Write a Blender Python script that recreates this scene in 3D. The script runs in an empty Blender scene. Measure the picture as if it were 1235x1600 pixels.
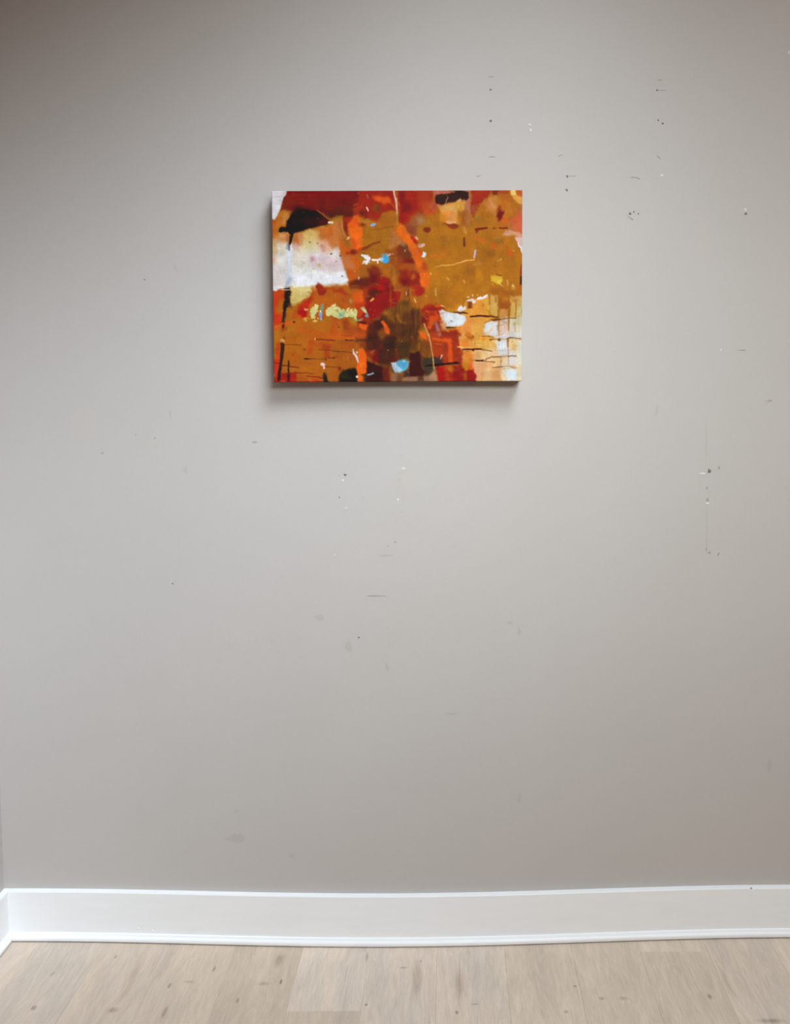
import bpy, math, random
import numpy as np
from mathutils import Vector, Matrix

sc = bpy.context.scene
COLL = sc.collection

# ---------------------------------------------------------------- camera
cd = bpy.data.cameras.new('camera')
cam = bpy.data.objects.new('camera', cd); COLL.objects.link(cam)
cam.location = (0.0, -2.5, 1.3964)
cam.rotation_euler = (Matrix.Rotation(math.radians(86.0), 3, 'X') @ Matrix.Rotation(math.radians(-0.28), 3, 'Z')).to_euler()
cd.sensor_fit = 'VERTICAL'
cd.sensor_height = 24.0; cd.sensor_width = 24.0 * 1235 / 1600
cd.lens = 24.0                                   # focal length = picture height
cd.shift_x = (617.5 - 705.0) / 1600
cd.shift_y = (707.0 - 800.0) / 1600
cd.clip_start = 0.05
sc.camera = cam

# ---------------------------------------------------------------- world, light, exposure
w = bpy.data.worlds.new('world'); sc.world = w; w.use_nodes = True
bg = w.node_tree.nodes['Background']
bg.inputs[0].default_value = (1.0, 0.38, 0.06, 1); bg.inputs[1].default_value = 0.205
def area_light(name, loc, sx, sy, pitch, yaw, spread, energy, col):
    ld = bpy.data.lights.new(name, 'AREA')
    ld.shape = 'RECTANGLE'; ld.size = sx; ld.size_y = sy
    ld.energy = energy; ld.color = col; ld.spread = math.radians(spread)
    o = bpy.data.objects.new(name, ld); COLL.objects.link(o)
    o.location = loc
    o.rotation_euler = (Matrix.Rotation(math.radians(yaw), 3, 'Z') @ Matrix.Rotation(math.radians(pitch), 3, 'X')).to_euler()
    return o
L1 = area_light('high_daylight', (0.071, -1.854, 3.101), 2.246, 0.95, 42.0, 35.64, 46.0, 12.7, (0.819, 0.917, 1.0))
L2 = area_light('rear_fill', (0.907, -2.880, 2.238), 1.313, 0.521, 71.16, 8.63, 73.2, 10.1, (0.918, 0.985, 0.975))  # added fill behind the camera, no window there; shapes the wall's falloff
L3 = area_light('overhead_fill', (0.9, -1.5, 3.45), 1.4, 1.4, 8.0, 0.0, 75.0, 14.6, (0.79, 0.91, 1.0))  # added fill without a real source; brightens floor and ledges from above
sc.view_settings.view_transform = 'Standard'; sc.view_settings.look = 'None'
sc.view_settings.exposure = 0.0; sc.view_settings.gamma = 1.0
sc.view_settings.use_curve_mapping = False
sc.cycles.use_denoising = True
sc.cycles.max_bounces = 8; sc.cycles.diffuse_bounces = 5

# ---------------------------------------------------------------- helpers
def tag(o, label=None, cat=None, kind=None, group=None):
    if label: o['label'] = label
    if cat: o['category'] = cat
    if kind: o['kind'] = kind
    if group: o['group'] = group
    return o

def mesh_obj(name, verts, faces, mats, fmat=None, smooth=False, parent=None):
    me = bpy.data.meshes.new(name)
    me.from_pydata([tuple(v) for v in verts], [], faces)
    for m in mats: me.materials.append(m)
    if fmat is not None: me.polygons.foreach_set('material_index', fmat)
    if smooth: me.polygons.foreach_set('use_smooth', [True] * len(me.polygons))
    me.update()
    o = bpy.data.objects.new(name, me); COLL.objects.link(o)
    if parent: o.parent = parent
    return o

def box(V, F, x0, x1, y0, y1, z0, z1):
    b = len(V)
    V += [(x0,y0,z0),(x1,y0,z0),(x1,y1,z0),(x0,y1,z0),(x0,y0,z1),(x1,y0,z1),(x1,y1,z1),(x0,y1,z1)]
    F += [tuple(b + i for i in f) for f in ((0,3,2,1),(4,5,6,7),(0,1,5,4),(1,2,6,5),(2,3,7,6),(3,0,4,7))]

def material(name, col, rough=.6, spec=.3):
    m = bpy.data.materials.new(name); m.use_nodes = True
    nt = m.node_tree; b = nt.nodes['Principled BSDF']
    b.inputs['Base Color'].default_value = (*col, 1); b.inputs['Roughness'].default_value = rough
    b.inputs['Specular IOR Level'].default_value = spec
    return m, nt, b

class G:
    """small helper for node graphs"""
    def __init__(s, nt): s.nt = nt
    def n(s, t, **kw):
        x = s.nt.nodes.new(t)
        for k, v in kw.items(): setattr(x, k, v)
        return x
    def l(s, a, b): s.nt.links.new(a, b)
    def math(s, op, a, b=None, clamp=False):
        x = s.n('ShaderNodeMath', operation=op, use_clamp=clamp)
        for i, v in enumerate((a, b)):
            if v is None: continue
            if isinstance(v, (int, float)): x.inputs[i].default_value = v
            else: s.l(v, x.inputs[i])
        return x.outputs[0]
    def noise(s, vec, scale, detail=2, rough=.5, dist=0):
        x = s.n('ShaderNodeTexNoise'); s.l(vec, x.inputs['Vector'])
        x.inputs['Scale'].default_value = scale; x.inputs['Detail'].default_value = detail
        x.inputs['Roughness'].default_value = rough; x.inputs['Distortion'].default_value = dist
        return x.outputs['Fac']
    def mapr(s, v, a, b, c, d, smooth=False):
        x = s.n('ShaderNodeMapRange')
        if smooth: x.interpolation_type = 'SMOOTHSTEP'
        s.l(v, x.inputs[0])
        for i, k in enumerate((a, b, c, d)): x.inputs[i + 1].default_value = k
        return x.outputs[0]
    def mix(s, f, a, b, mode='MIX'):
        x = s.n('ShaderNodeMix', data_type='RGBA', blend_type=mode)
        for i, v in ((0, f), (6, a), (7, b)):
            if isinstance(v, (int, float)): x.inputs[i].default_value = v
            elif isinstance(v, tuple): x.inputs[i].default_value = (*v, 1)
            else: s.l(v, x.inputs[i])
        return x.outputs[2]
    def coord(s):
        return s.n('ShaderNodeTexCoord').outputs['Object']
    def scaled(s, vec, sc_, off=(0, 0, 0)):
        x = s.n('ShaderNodeMapping'); s.l(vec, x.inputs[0]); x.inputs['Scale'].default_value = sc_; x.inputs['Location'].default_value = off
        return x.outputs[0]
    def bump(s, h, strength, dist, to):
        x = s.n('ShaderNodeBump'); x.inputs['Strength'].default_value = strength; x.inputs['Distance'].default_value = dist
        s.l(h, x.inputs['Height']); s.l(x.outputs[0], to)

# ---------------------------------------------------------------- materials of the room
WALLC = (0.494, 0.473, 0.456)
def wall_paint(name, k=1.0):
    m, nt, b = material(name, WALLC, .62, .25); g = G(nt); c = g.coord()
    f = g.mapr(g.noise(c, 3.2, 4, .6), .3, .7, .985, 1.015)
    f2 = g.mapr(g.noise(c, 160, 3, .6), .3, .7, .985, 1.015)
    col = g.mix(1.0, tuple(v * k for v in WALLC), g.math('MULTIPLY', f, f2), 'MULTIPLY')
    g.l(col, b.inputs['Base Color'])
    g.bump(g.math('ADD', g.noise(c, 420, 2), g.math('MULTIPLY', g.noise(c, 60, 2), .8)), .12, .0012, b.inputs['Normal'])
    return m
M_WALL = wall_paint('greige_wall_paint')
M_HOLE = material('nail_hole_shadowed_plaster', (.19, .18, .17), .9, .1)[0]
M_SPACK = material('white_spackle', (.68, .67, .66), .9, .1)[0]
M_SCUFF = material('grey_scuff', (.35, .33, .31), .8, .2)[0]
M_FAINT = material('faint_smudge', (.455, .433, .412), .7, .2)[0]
M_PATCH = material('touched_up_paint', (.500, .475, .450), .58, .3)[0]

def white_paint(name, col):
    m, nt, b = material(name, col, .38, .4); g = G(nt); c = g.coord()
    f = g.mapr(g.noise(g.scaled(c, (6, 6, 40)), 2.0, 3, .5), .3, .7, .985, 1.01)
    g.l(g.mix(1.0, col, f, 'MULTIPLY'), b.inputs['Base Color'])
    g.bump(g.noise(g.scaled(c, (20, 20, 260)), 1.0, 2), .08, .0008, b.inputs['Normal'])
    return m
M_BASE = white_paint('white_trim_paint', (.862, .885, .908))

# ---------------------------------------------------------------- the room
XL = -1.133          # face of the left wall
XR = 2.6; YF = -4.2; HC = 3.6
def bow(x):          # the plaster of the long wall bellies out a little
    u = (x + .15) / .99
    return -.0345 * (1 + math.cos(math.pi * u)) / 2 if abs(u) < 1 else 0.0

def ring_strip(name, xs, prof, mat, smooth=False):
    """profile (d, z) pushed along the bowed wall; d = distance out from the wall"""
    V, F = [], []
    k = len(prof)
    for x in xs:
        y = bow(x)
        V += [(x, y - d, z) for d, z in prof]
    for i in range(len(xs) - 1):
        for j in range(k):
            a, b = i * k + j, i * k + (j + 1) % k
            F.append((a, a + k, b + k, b))
    F.append(tuple(range(k))); F.append(tuple(reversed(range((len(xs) - 1) * k, len(xs) * k))))
    o = mesh_obj(name, V, F, [mat])
    if smooth:
        o.data.polygons.foreach_set('use_smooth', [True] * len(o.data.polygons))
        o.data.set_sharp_from_angle(angle=math.radians(40))
    return o

xs = [XL - .1, XL] + list(np.linspace(-1.13, .86, 150)) + [1.2, XR]
# back wall: one solid slab with a bowed face, its nail holes, dabs of spackle and scuffs
prof = [(0.0, 0.0), (0.0, HC), (-0.12, HC), (-0.12, 0.0)]
V, F, FM = [], [], []
for x in xs:
    V += [(x, bow(x), 0.0), (x, bow(x), HC), (x, .12, HC), (x, .12, 0.0)]
for i in range(len(xs) - 1):
    for j in range(4):
        a, b = i * 4 + j, i * 4 + (j + 1) % 4
        F.append((a, b, b + 4, a + 4)); FM.append(0)
F.append((3, 2, 1, 0)); FM.append(0)
n0 = (len(xs) - 1) * 4
F.append((n0, n0 + 1, n0 + 2, n0 + 3)); FM.append(0)
MARKS = [('hole', 0.0978, 2.0817, 0.0023, 0.0023, 0),
    ('hole', 0.0977, 2.0091, 0.00288, 0.00288, 0),
    ('hole', 0.4946, 2.0839, 0.00234, 0.00219, 0),
    ('hole', 0.4983, 2.0137, 0.0019, 0.0019, 0),
    ('hole', 0.5092, 2.0063, 0.00264, 0.0022, 0),
    ('hole', 0.2807, 1.8804, 0.00233, 0.00321, 0),
    ('hole', 0.2793, 1.8489, 0.0035, 0.00204, -40),
    ('hole', 0.4322, 1.7938, 0.00353, 0.00294, 0),
    ('hole', 0.4414, 1.7983, 0.00206, 0.00176, 0),
    ('hole', 0.4523, 1.7938, 0.00206, 0.00177, 0),
    ('hole', 0.713, 1.7942, 0.00383, 0.00265, 0),
    ('hole', -0.2564, 1.1709, 0.00353, 0.00295, 0),
    ('hole', 0.6325, 1.1732, 0.0039, 0.0048, 0),
    ('hole', -0.271, 1.1165, 0.00177, 0.00148, 0),
    ('hole', -0.2275, 0.7718, 0.00238, 0.00208, 0),
    ('hole', -0.6849, 0.9032, 0.00212, 0.00182, 0),
    ('hole', -0.7357, 1.6429, 0.00208, 0.00178, 0),
    ('spackle', 0.1903, 2.0008, 0.00376, 0.0026, 0),
    ('spackle', 0.1926, 1.9882, 0.0026, 0.00434, 0),
    ('spackle', 0.508, 1.8847, 0.00338, 0.00294, 0),
    ('spackle', 0.7113, 1.8041, 0.00324, 0.00442, 0),
    ('spackle', 0.6569, 1.4678, 0.00193, 0.00327, 0),
    ('spackle', 0.6288, 1.0937, 0.00451, 0.00301, 0),
    ('spackle', -0.262, 1.1577, 0.00295, 0.00206, 0),
    ('spackle', -0.1146, 1.1858, 0.00441, 0.00235, 0),
    ('spackle', -0.1292, 1.1104, 0.00265, 0.00294, 0),
    ('spackle', 0.8097, 2.173, 0.0029, 0.00377, 0),
    ('spackle', -0.2829, 0.9756, 0.00385, 0.00119, 0),
    ('spackle', -0.255, 1.0899, 0.00443, 0.00118, 0),
    ('spackle', 0.6152, 1.1671, 0.00751, 0.0021, 0),
    ('scuff', 0.1005, 1.9259, 0.00804, 0.0014, 0),
    ('scuff', 0.0685, 1.881, 0.00629, 0.0014, 10),
    ('scuff', 0.2637, 1.9297, 0.00704, 0.00123, 25),
    ('scuff', -0.1842, 0.8746, 0.02333, 0.00108, 0),
    ('scuff', 0.5005, 2.1078, 0.00636, 0.00124, 0),
    ('scuff', 0.4393, 1.8798, 0.00888, 0.00107, 0),
    ('scuff', 0.4517, 1.8769, 0.00533, 0.00124, -15),
    ('scuff', 0.5007, 1.9268, 0.00711, 0.00124, -40),
    ('scuff', 0.4338, 1.7832, 0.0089, 0.0016, -35),
    ('scuff', 0.5069, 2.084, 0.01238, 0.00071, 0),
    ('scuff', 0.2899, 1.882, 0.01235, 0.00071, 0),
    ('scuff', 0.6561, 1.1809, 0.00236, 0.00363, 0),
    ('scuff', 0.6287, 1.1024, 0.00291, 0.00473, 0),
    ('scuff', -0.7204, 1.2604, 0.00236, 0.00218, 0),
    ('scuff', -0.8513, 1.2247, 0.0031, 0.00255, 0),
    ('scuff', -0.7677, 1.2683, 0.00182, 0.00182, 0),
    ('scuff', 0.6351, 0.9716, 0.00329, 0.00292, 0),
    ('scuff', 0.627, 0.9804, 0.00183, 0.00274, 0),
    ('scuff', 0.6574, 0.9674, 0.00183, 0.00457, -20),
    ('scuff', 0.7086, 1.4676, 0.0108, 0.00108, 0),
    ('scuff', -0.4753, 1.2506, 0.00611, 0.00216, 0),
    ('scuff', 0.7794, 1.3445, 0.0054, 0.0018, 0),
    ('scuff', -0.2711, 1.1694, 0.00178, 0.00107, 0),
    ('scuff', 0.6267, 1.1323, 0.00182, 0.00364, 0),
    ('scuff', -0.1363, 1.0065, 0.00286, 0.00179, 0),
    ('scuff', -0.1535, 0.9972, 0.00179, 0.00143, 0),
    ('scuff', 0.0994, 2.1112, 0.00695, 0.00104, 0),
    ('faint', -0.1593, 0.6983, 0.0047, 0.00941, 20),
    ('faint', -0.167, 0.7127, 0.00157, 0.00627, 25),
    ('faint', 0.1421, 0.8049, 0.00629, 0.00471, 0),
    ('faint', 0.1657, 0.7838, 0.00472, 0.00944, 0),
    ('faint', -0.5372, 0.3328, 0.00643, 0.00322, 0),
    ('faint', -0.3996, 0.2204, 0.00641, 0.00801, 0),
    ('faint', 0.7932, 0.4347, 0.00481, 0.01444, 0),
    ('faint', 0.1656, 0.3634, 0.00478, 0.01274, 0),
    ('faint', 0.5016, 1.3212, 0.00314, 0.01415, -10),
    ('faint', 0.6237, 1.2454, 0.00126, 0.0473, 0),
    ('faint', 0.6281, 1.0249, 0.00127, 0.06345, 0),
    ('faint', -0.3226, 0.8209, 0.01256, 0.00785, 0),
    ('faint', -0.2529, 0.7495, 0.00941, 0.01255, 0),
    ('faint', -0.1599, 0.9737, 0.01867, 0.00311, 0),
    ('faint', -0.1206, 1.2168, 0.00618, 0.00154, 0),
    ('faint', -0.1217, 1.08, 0.0062, 0.00124, 0),
    ('faint', -0.1241, 1.1594, 0.00309, 0.00309, 0),
    ('faint', -0.6811, 1.3209, 0.00236, 0.01261, 0),
    ('faint', -0.7194, 1.2401, 0.00237, 0.00474, 0),
    ('faint', -0.6465, 1.1838, 0.00632, 0.0079, 0),
    ('faint', -0.4022, 1.7108, 0.00307, 0.0023, 0),
    ('faint', -0.6586, 1.668, 0.00312, 0.00935, 20),
    ('faint', -0.0031, 0.5801, 0.01416, 0.00315, 0),
    ('faint', 0.7748, 1.343, 0.0094, 0.00313, 0),
    ('faint', -0.5386, 0.2624, 0.02256, 0.01289, 0),
    ('patch', -0.1134, 1.1501, 0.01393, 0.03404, -5),
    ('patch', -0.1103, 1.1454, 0.02476, 0.03095, 0),
    ('patch', -0.8967, 1.2936, 0.0348, 0.04112, 0),
    ('patch', -0.4325, 1.2923, 0.03114, 0.01557, 0),
    ('patch', 0.6083, 1.7243, 0.01556, 0.06223, 0),
    ('patch', -0.7191, 1.2526, 0.01265, 0.03794, 0)]
mi = {'hole': 1, 'spackle': 2, 'scuff': 3, 'faint': 4, 'patch': 5}
rm = random.Random(3)
for kind, x, z, rx, rz, rot in MARKS:
    n = 14 if max(rx, rz) < .01 else 30
    jag = .22 if kind in ('hole', 'spackle', 'scuff') else .3
    h = {'spackle': .0007, 'hole': .0004, 'scuff': .00035, 'faint': .0002, 'patch': .00015}[kind]
    c, s_ = math.cos(math.radians(rot)), math.sin(math.radians(rot))
    b = len(V); ph = rm.random() * 6; amp = [rm.uniform(1 - jag, 1 + jag) for _ in range(n)]
    for i in range(n):
        t = 2 * math.pi * i / n; k = amp[i] * (1 + .12 * math.sin(3 * t + ph))
        dx, dz = rx * k * math.cos(t), rz * k * math.sin(t)
        X, Z = x + dx * c - dz * s_, z + dx * s_ + dz * c
        V.append((X, bow(X) - h, Z))
        V.append((X, bow(X) + .0005, Z))
    V.append((x, bow(x) - h * 1.3, z))
    for i in range(n):
        j = (i + 1) % n
        F.append((b + 2 * i, b + 2 * j, b + 2 * n)); FM.append(mi[kind])
        F.append((b + 2 * i, b + 2 * i + 1, b + 2 * j + 1, b + 2 * j)); FM.append(mi[kind])
wall = mesh_obj('wall_back', V, F, [M_WALL, M_HOLE, M_SPACK, M_SCUFF, M_FAINT, M_PATCH], FM)
wall.data.polygons.foreach_set('use_smooth', [True] * len(F)); wall.data.set_sharp_from_angle(angle=math.radians(30))
tag(wall, kind='structure')

V, F = [], []; box(V, F, XL - .12, XL, YF, -.0, 0, HC)
tag(mesh_obj('wall_left', V, F, [M_WALL]), kind='structure')
V, F = [], []; box(V, F, XL - .12, XR, YF, .12, HC, HC + .1)
tag(mesh_obj('ceiling', V, F, [material('flat_ceiling_paint', (.62, .61, .60), .9, .1)[0]]), kind='structure')

# baseboards with a flat face and a thin eased top edge, and the shoe moulding in front of them
bprof = [(0.0, .001), (.016, .001), (.016, .1225), (.0148, .125), (0.0, .125)]
bx = [x for x in xs if x >= -1.12]
bx = [XL + .016] + bx
o = ring_strip('baseboard_back', [x for x in bx if x <= .745] + [.7475], bprof, M_BASE); tag(o, kind='structure')
V, F = [], []
o2 = ring_strip('baseboard_back', [.7475] + [x for x in bx if x > .755], [(d + (.0004 if d > .01 else 0), z - .0003) for d, z in bprof], M_BASE); tag(o2, kind='structure')
sprof = [(.016, .0030), (.0285, .0030), (.0290, .0045), (.0290, .0095), (.0272, .0128), (.0225, .0150), (.0215, .0172), (.0200, .0195), (.016, .0200)]
o = ring_strip('trim_1', [XL + .029] + [x for x in bx if x > XL + .03], sprof, M_BASE, True); tag(o, kind='structure')

def left_strip(name, prof, mat):
    k = len(prof); V, F = [], []
    for y in (0.0, YF): V += [(XL + d, y, z) for d, z in prof]
    for j in range(k):
        a, b = j, (j + 1) % k
        F.append((a, b, b + k, a + k))
    F.append(tuple(reversed(range(k)))); F.append(tuple(range(k, 2 * k)))
    return tag(mesh_obj(name, V, F, [mat]), kind='structure')
left_strip('baseboard_left', bprof, M_BASE)
left_strip('trim_2', sprof, M_BASE)

# two raised paint drips and the dark chip at the joint of the long baseboard
def blob(name, x, z, d, rx, rz, h, rot, mat, parent):
    V, F = [], []; n = 12
    c, s_ = math.cos(math.radians(rot)), math.sin(math.radians(rot))
    for ring, (k, hh) in enumerate(((1, -.0006), (.8, h * .7), (.4, h))):
        for i in range(n):
            t = 2 * math.pi * i / n; dx, dz = rx * k * math.cos(t), rz * k * math.sin(t)
            X = x + dx * c - dz * s_
            V.append((X, bow(X) - d - hh, z + dx * s_ + dz * c))
    V.append((x, bow(x) - d - h * 1.05, z))
    for r in range(2):
        for i in range(n):
            j = (i + 1) % n; F.append((r * n + i, r * n + j, (r + 1) * n + j, (r + 1) * n + i))
    for i in range(n): F.append((2 * n + i, 2 * n + (i + 1) % n, 3 * n))
    return mesh_obj(name, V, F, [mat], smooth=True, parent=parent)
blob('paint_drip', -.790, .0330, .016, .0050, .0016, .0012, 8, M_BASE, bpy.data.objects['baseboard_back'])
blob('paint_drip', -.752, .0290, .016, .0068, .0011, .0012, -38, M_BASE, bpy.data.objects['baseboard_back'])
blob('paint_chip', .7477, .1236, .0155, .0026, .0022, .0006, -30, M_HOLE, bpy.data.objects['baseboard_back'])

# ---------------------------------------------------------------- floor: oak-look planks running towards the wall
PW = .1658; PX0 = -.3722; PL = 1.22
KNOTS = [(-0.8234, -0.0955, 0.003, 0.008, 0.5),
    (-0.95, -0.1674, 0.006, 0.01, 0.3),
    (-0.9405, -0.2989, 0.006, 0.009, 0.65),
    (-0.6585, -0.2161, 0.0035, 0.011, 0.6),
    (-0.76, -0.3073, 0.012, 0.011, 0.5),
    (-0.6171, -0.2012, 0.012, 0.006, 0.35),
    (-0.6422, -0.3153, 0.005, 0.022, 0.45),
    (-0.5708, -0.1494, 0.003, 0.012, 0.5),
    (-0.4032, -0.203, 0.003, 0.01, 0.85),
    (-0.4212, -0.1129, 0.012, 0.03, 0.35),
    (-0.4899, -0.274, 0.003, 0.01, 0.55),
    (-0.4422, -0.2103, 0.016, 0.008, 0.35),
    (-0.2099, -0.1009, 0.003, 0.022, 0.5),
    (-0.2542, -0.1706, 0.002, 0.04, 0.3),
    (-0.1957, -0.2931, 0.003, 0.004, 0.7),
    (-0.119, -0.148, 0.01, 0.003, 0.55),
    (-0.0854, -0.1954, 0.012, 0.075, 0.38),
    (-0.0854, -0.1954, 0.003, 0.09, 0.38),
    (0.0162, -0.2217, 0.014, 0.06, 0.38),
    (0.0151, -0.1833, 0.003, 0.09, 0.42),
    (0.0471, -0.2927, 0.009, 0.003, 0.5),
    (0.2808, -0.2264, 0.004, 0.004, 0.5),
    (0.2493, -0.3223, 0.005, 0.006, 0.5),
    (0.3345, -0.2735, 0.006, 0.006, 0.45),
    (0.3851, -0.2739, 0.012, 0.008, 0.4),
    (0.5807, -0.2683, 0.005, 0.01, 0.65),
    (0.6922, -0.3577, 0.03, 0.008, 0.5),
    (0.0067, -0.3227, 0.004, 0.006, 0.6),
    (-0.0786, -0.1213, 0.003, 0.004, 0.5),
    (-0.7567, -0.1898, 0.012, 0.09, 0.25),
    (0.637, -0.2268, 0.006, 0.06, 0.25)]
m, nt, b = material('light_oak_plank', (.5, .43, .36), .55, .2); g = G(nt)
co = g.coord()
sep = g.n('ShaderNodeSeparateXYZ'); g.l(co, sep.inputs[0])
att = g.n('ShaderNodeAttribute', attribute_name='plank')          # r, g, b = tint, warmth, random offset
sa = g.n('ShaderNodeSeparateColor'); g.l(att.outputs['Color'], sa.inputs[0])
off = g.math('MULTIPLY', sa.outputs[2], 37.0)
cx = g.n('ShaderNodeCombineXYZ')
g.l(g.math('ADD', sep.outputs[0], off), cx.inputs[0]); g.l(sep.outputs[1], cx.inputs[1]); g.l(off, cx.inputs[2])
pv = cx.outputs[0]
wob = g.noise(g.scaled(pv, (9, 2.2, 1)), 1.0, 2, .5, 0)
wx = g.n('ShaderNodeCombineXYZ')
g.l(g.math('ADD', g.math('ADD', sep.outputs[0], off), g.math('MULTIPLY', wob, .05)), wx.inputs[0]); g.l(sep.outputs[1], wx.inputs[1]); g.l(off, wx.inputs[2])
wv = wx.outputs[0]
fine = g.noise(g.scaled(wv, (300, 22, 1)), 1.0, 3, .65, .8)
mid = g.noise(g.scaled(wv, (58, 8, 1)), 1.0, 4, .62, 1.2)
broad = g.noise(g.scaled(wv, (15, 2.0, 1)), 1.0, 2, .5, .4)
pores = g.mapr(g.noise(g.scaled(wv, (520, 26, 1)), 1.0, 2, .7), .60, .72, 0, 1, True)
tint = sa.outputs[0]
val = g.math('MULTIPLY', g.mapr(fine, .3, .7, .93, 1.06), g.mapr(mid, .3, .7, .90, 1.085))
val = g.math('MULTIPLY', val, g.mapr(broad, .3, .7, .85, 1.09))
val = g.math('MULTIPLY', val, g.mapr(pores, 0, 1, 1, .90))
val = g.math('MULTIPLY', val, g.math('MULTIPLY', tint, 2.0))
base = g.mix(sa.outputs[1], (.655, .566, .484), (.655, .535, .418))
base = g.mix(g.mapr(broad, .35, .65, .0, .5), base, (.575, .465, .365))
col = g.mix(1.0, base, val, 'MULTIPLY')
kd = None
for (kx, ky, rx, ry, d) in KNOTS:
    dx = g.math('DIVIDE', g.math('SUBTRACT', g.math('ADD', sep.outputs[0], g.math('MULTIPLY', g.math('SUBTRACT', wob, .5), .006)), kx), rx)
    dy = g.math('DIVIDE', g.math('SUBTRACT', sep.outputs[1], ky), ry)
    r = g.math('SQRT', g.math('ADD', g.math('MULTIPLY', dx, dx), g.math('MULTIPLY', dy, dy)))
    big = rx > .008 or ry > .03
    v = g.mapr(r, .1 if big else .35, 1.5, d, 0, True)
    kd = v if kd is None else g.math('MAXIMUM', kd, v)
kd = g.math('MULTIPLY', kd, g.mapr(mid, .3, .7, 1.35, .8))
col = g.mix(kd, col, (.22, .155, .105))
g.l(col, b.inputs['Base Color'])
g.bump(g.math('ADD', fine, g.math('MULTIPLY', pores, -.8)), .10, .0008, b.inputs['Normal'])
M_OAK = m
V, F, FC = [], [], []
rp = random.Random(11)
# (tint, warmth) of the planks the photograph shows at the wall, by column from the left wall on
SHOW = {-5: (.47, .3), -4: (.46, .15), -3: (.465, .5), -2: (.47, .6), -1: (.455, .75), 0: (.53, .05), 1: (.525, .1), 2: (.53, .15), 3: (.505, .5), 4: (.50, .6), 5: (.55, .5), 6: (.50, .3), 7: (.52, .4)}
JOINT = {0: -.315, 5: -.0842}
NEXT = {0: (.475, .5), 5: (.49, .7)}
gap = .00012
k0 = int(math.floor((XL - PX0) / PW)) ; k1 = int(math.ceil((XR - PX0) / PW))
for k in range(k0, k1):
    x0, x1 = max(PX0 + k * PW, XL), min(PX0 + (k + 1) * PW, XR)
    y = JOINT.get(k, -.42 - rp.random() * .75); ys = [.0, y]
    while ys[-1] > YF: ys.append(max(YF, ys[-1] - PL))
    for i in range(len(ys) - 1):
        if i == 0: t, wm = SHOW.get(k, (rp.uniform(.46, .53), rp.random()))
        elif i == 1 and k in NEXT: t, wm = NEXT[k]
        else: t, wm = rp.uniform(.46, .53), rp.random()
        q = len(V); a0, a1, b0, b1 = x0 + gap, x1 - gap, ys[i + 1] + gap, ys[i] - gap; e = .0005
        V += [(a0, b0, -.0005), (a1, b0, -.0005), (a1, b1, -.0005), (a0, b1, -.0005), (a0 + e, b0 + e, 0), (a1 - e, b0 + e, 0), (a1 - e, b1 - e, 0), (a0 + e, b1 - e, 0)]
        fs = [(4,5,6,7), (0,1,5,4), (1,2,6,5), (2,3,7,6), (3,0,4,7)]
        F += [tuple(q + v for v in f) for f in fs]; FC += [(t, wm, rp.random(), 1)] * 5
nb = len(F)
box(V, F, XL - .12, XR, YF, .12, -.06, -.0005); FC += [(.2, .5, .5, 1)] * 6
fl = mesh_obj('floor', V, F, [M_OAK, material('dark_joint', (.36, .30, .25), .9, .1)[0]], [0] * nb + [1] * 6)
ca = fl.data.color_attributes.new('plank', 'FLOAT_COLOR', 'CORNER')
arr = np.repeat(np.array(FC, np.float32), [len(p.vertices) for p in fl.data.polygons], axis=0)
ca.data.foreach_set('color', arr.ravel())
tag(fl, kind='structure')

# ---------------------------------------------------------------- the artwork: brush strokes, back to front
# stroke coordinates: the canvas is 392 x 299 units; a patch 'cr' is column c, row r of a 100 x 76 unit grid, in 12.35ths of a unit
STEP = 0.66
CW, CH = 392.0, 299.0
NX, NY = int(CW / STEP) + 1, int(CH / STEP) + 1
GX, GY = np.meshgrid(np.linspace(0, CW, NX), np.linspace(0, CH, NY))
U = GX / CW; V = GY / CH
GX = (424.3 + 4.0 * V) * (1 - U) + (816.6 - 1.2 * V) * U
GY = (298.3 - 1.4 * U) * (1 - V) + (597.4 - 1.8 * U) * V
rng = np.random.RandomState(7)

def vnoise(X, Y, sx, sy, seed):
    r = np.random.RandomState(seed)
    g = r.rand(256, 256)
    x = X / sx; y = Y / sy
    xi = np.floor(x).astype(int); yi = np.floor(y).astype(int)
    fx = x - xi; fy = y - yi
    fx = fx * fx * (3 - 2 * fx); fy = fy * fy * (3 - 2 * fy)
    a = g[yi % 256, xi % 256]; b = g[yi % 256, (xi + 1) % 256]
    c = g[(yi + 1) % 256, xi % 256]; d = g[(yi + 1) % 256, (xi + 1) % 256]
    return (a * (1 - fx) + b * fx) * (1 - fy) + (c * (1 - fx) + d * fx) * fy

W1 = (vnoise(GX, GY, 6, 6, 1) + .5 * vnoise(GX, GY, 2.6, 2.6, 2) - .75) * 2
W2 = (vnoise(GX, GY, 6, 6, 3) + .5 * vnoise(GX, GY, 2.6, 2.6, 4) - .75) * 2
VV = vnoise(GX, GY, 2.2, 30, 5)
VH = vnoise(GX, GY, 26, 2.0, 6)
COL = np.zeros((NY, NX, 3)); COL[:] = (168, 106, 27)
RELIEF = np.zeros((NY, NX))
OX = (420, 520, 620, 720); OY = (294, 370, 446, 522)

def tp(t, x, y):
    return OX[int(t[0])] + x / 12.35, OY[int(t[1])] + y / 12.35

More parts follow.
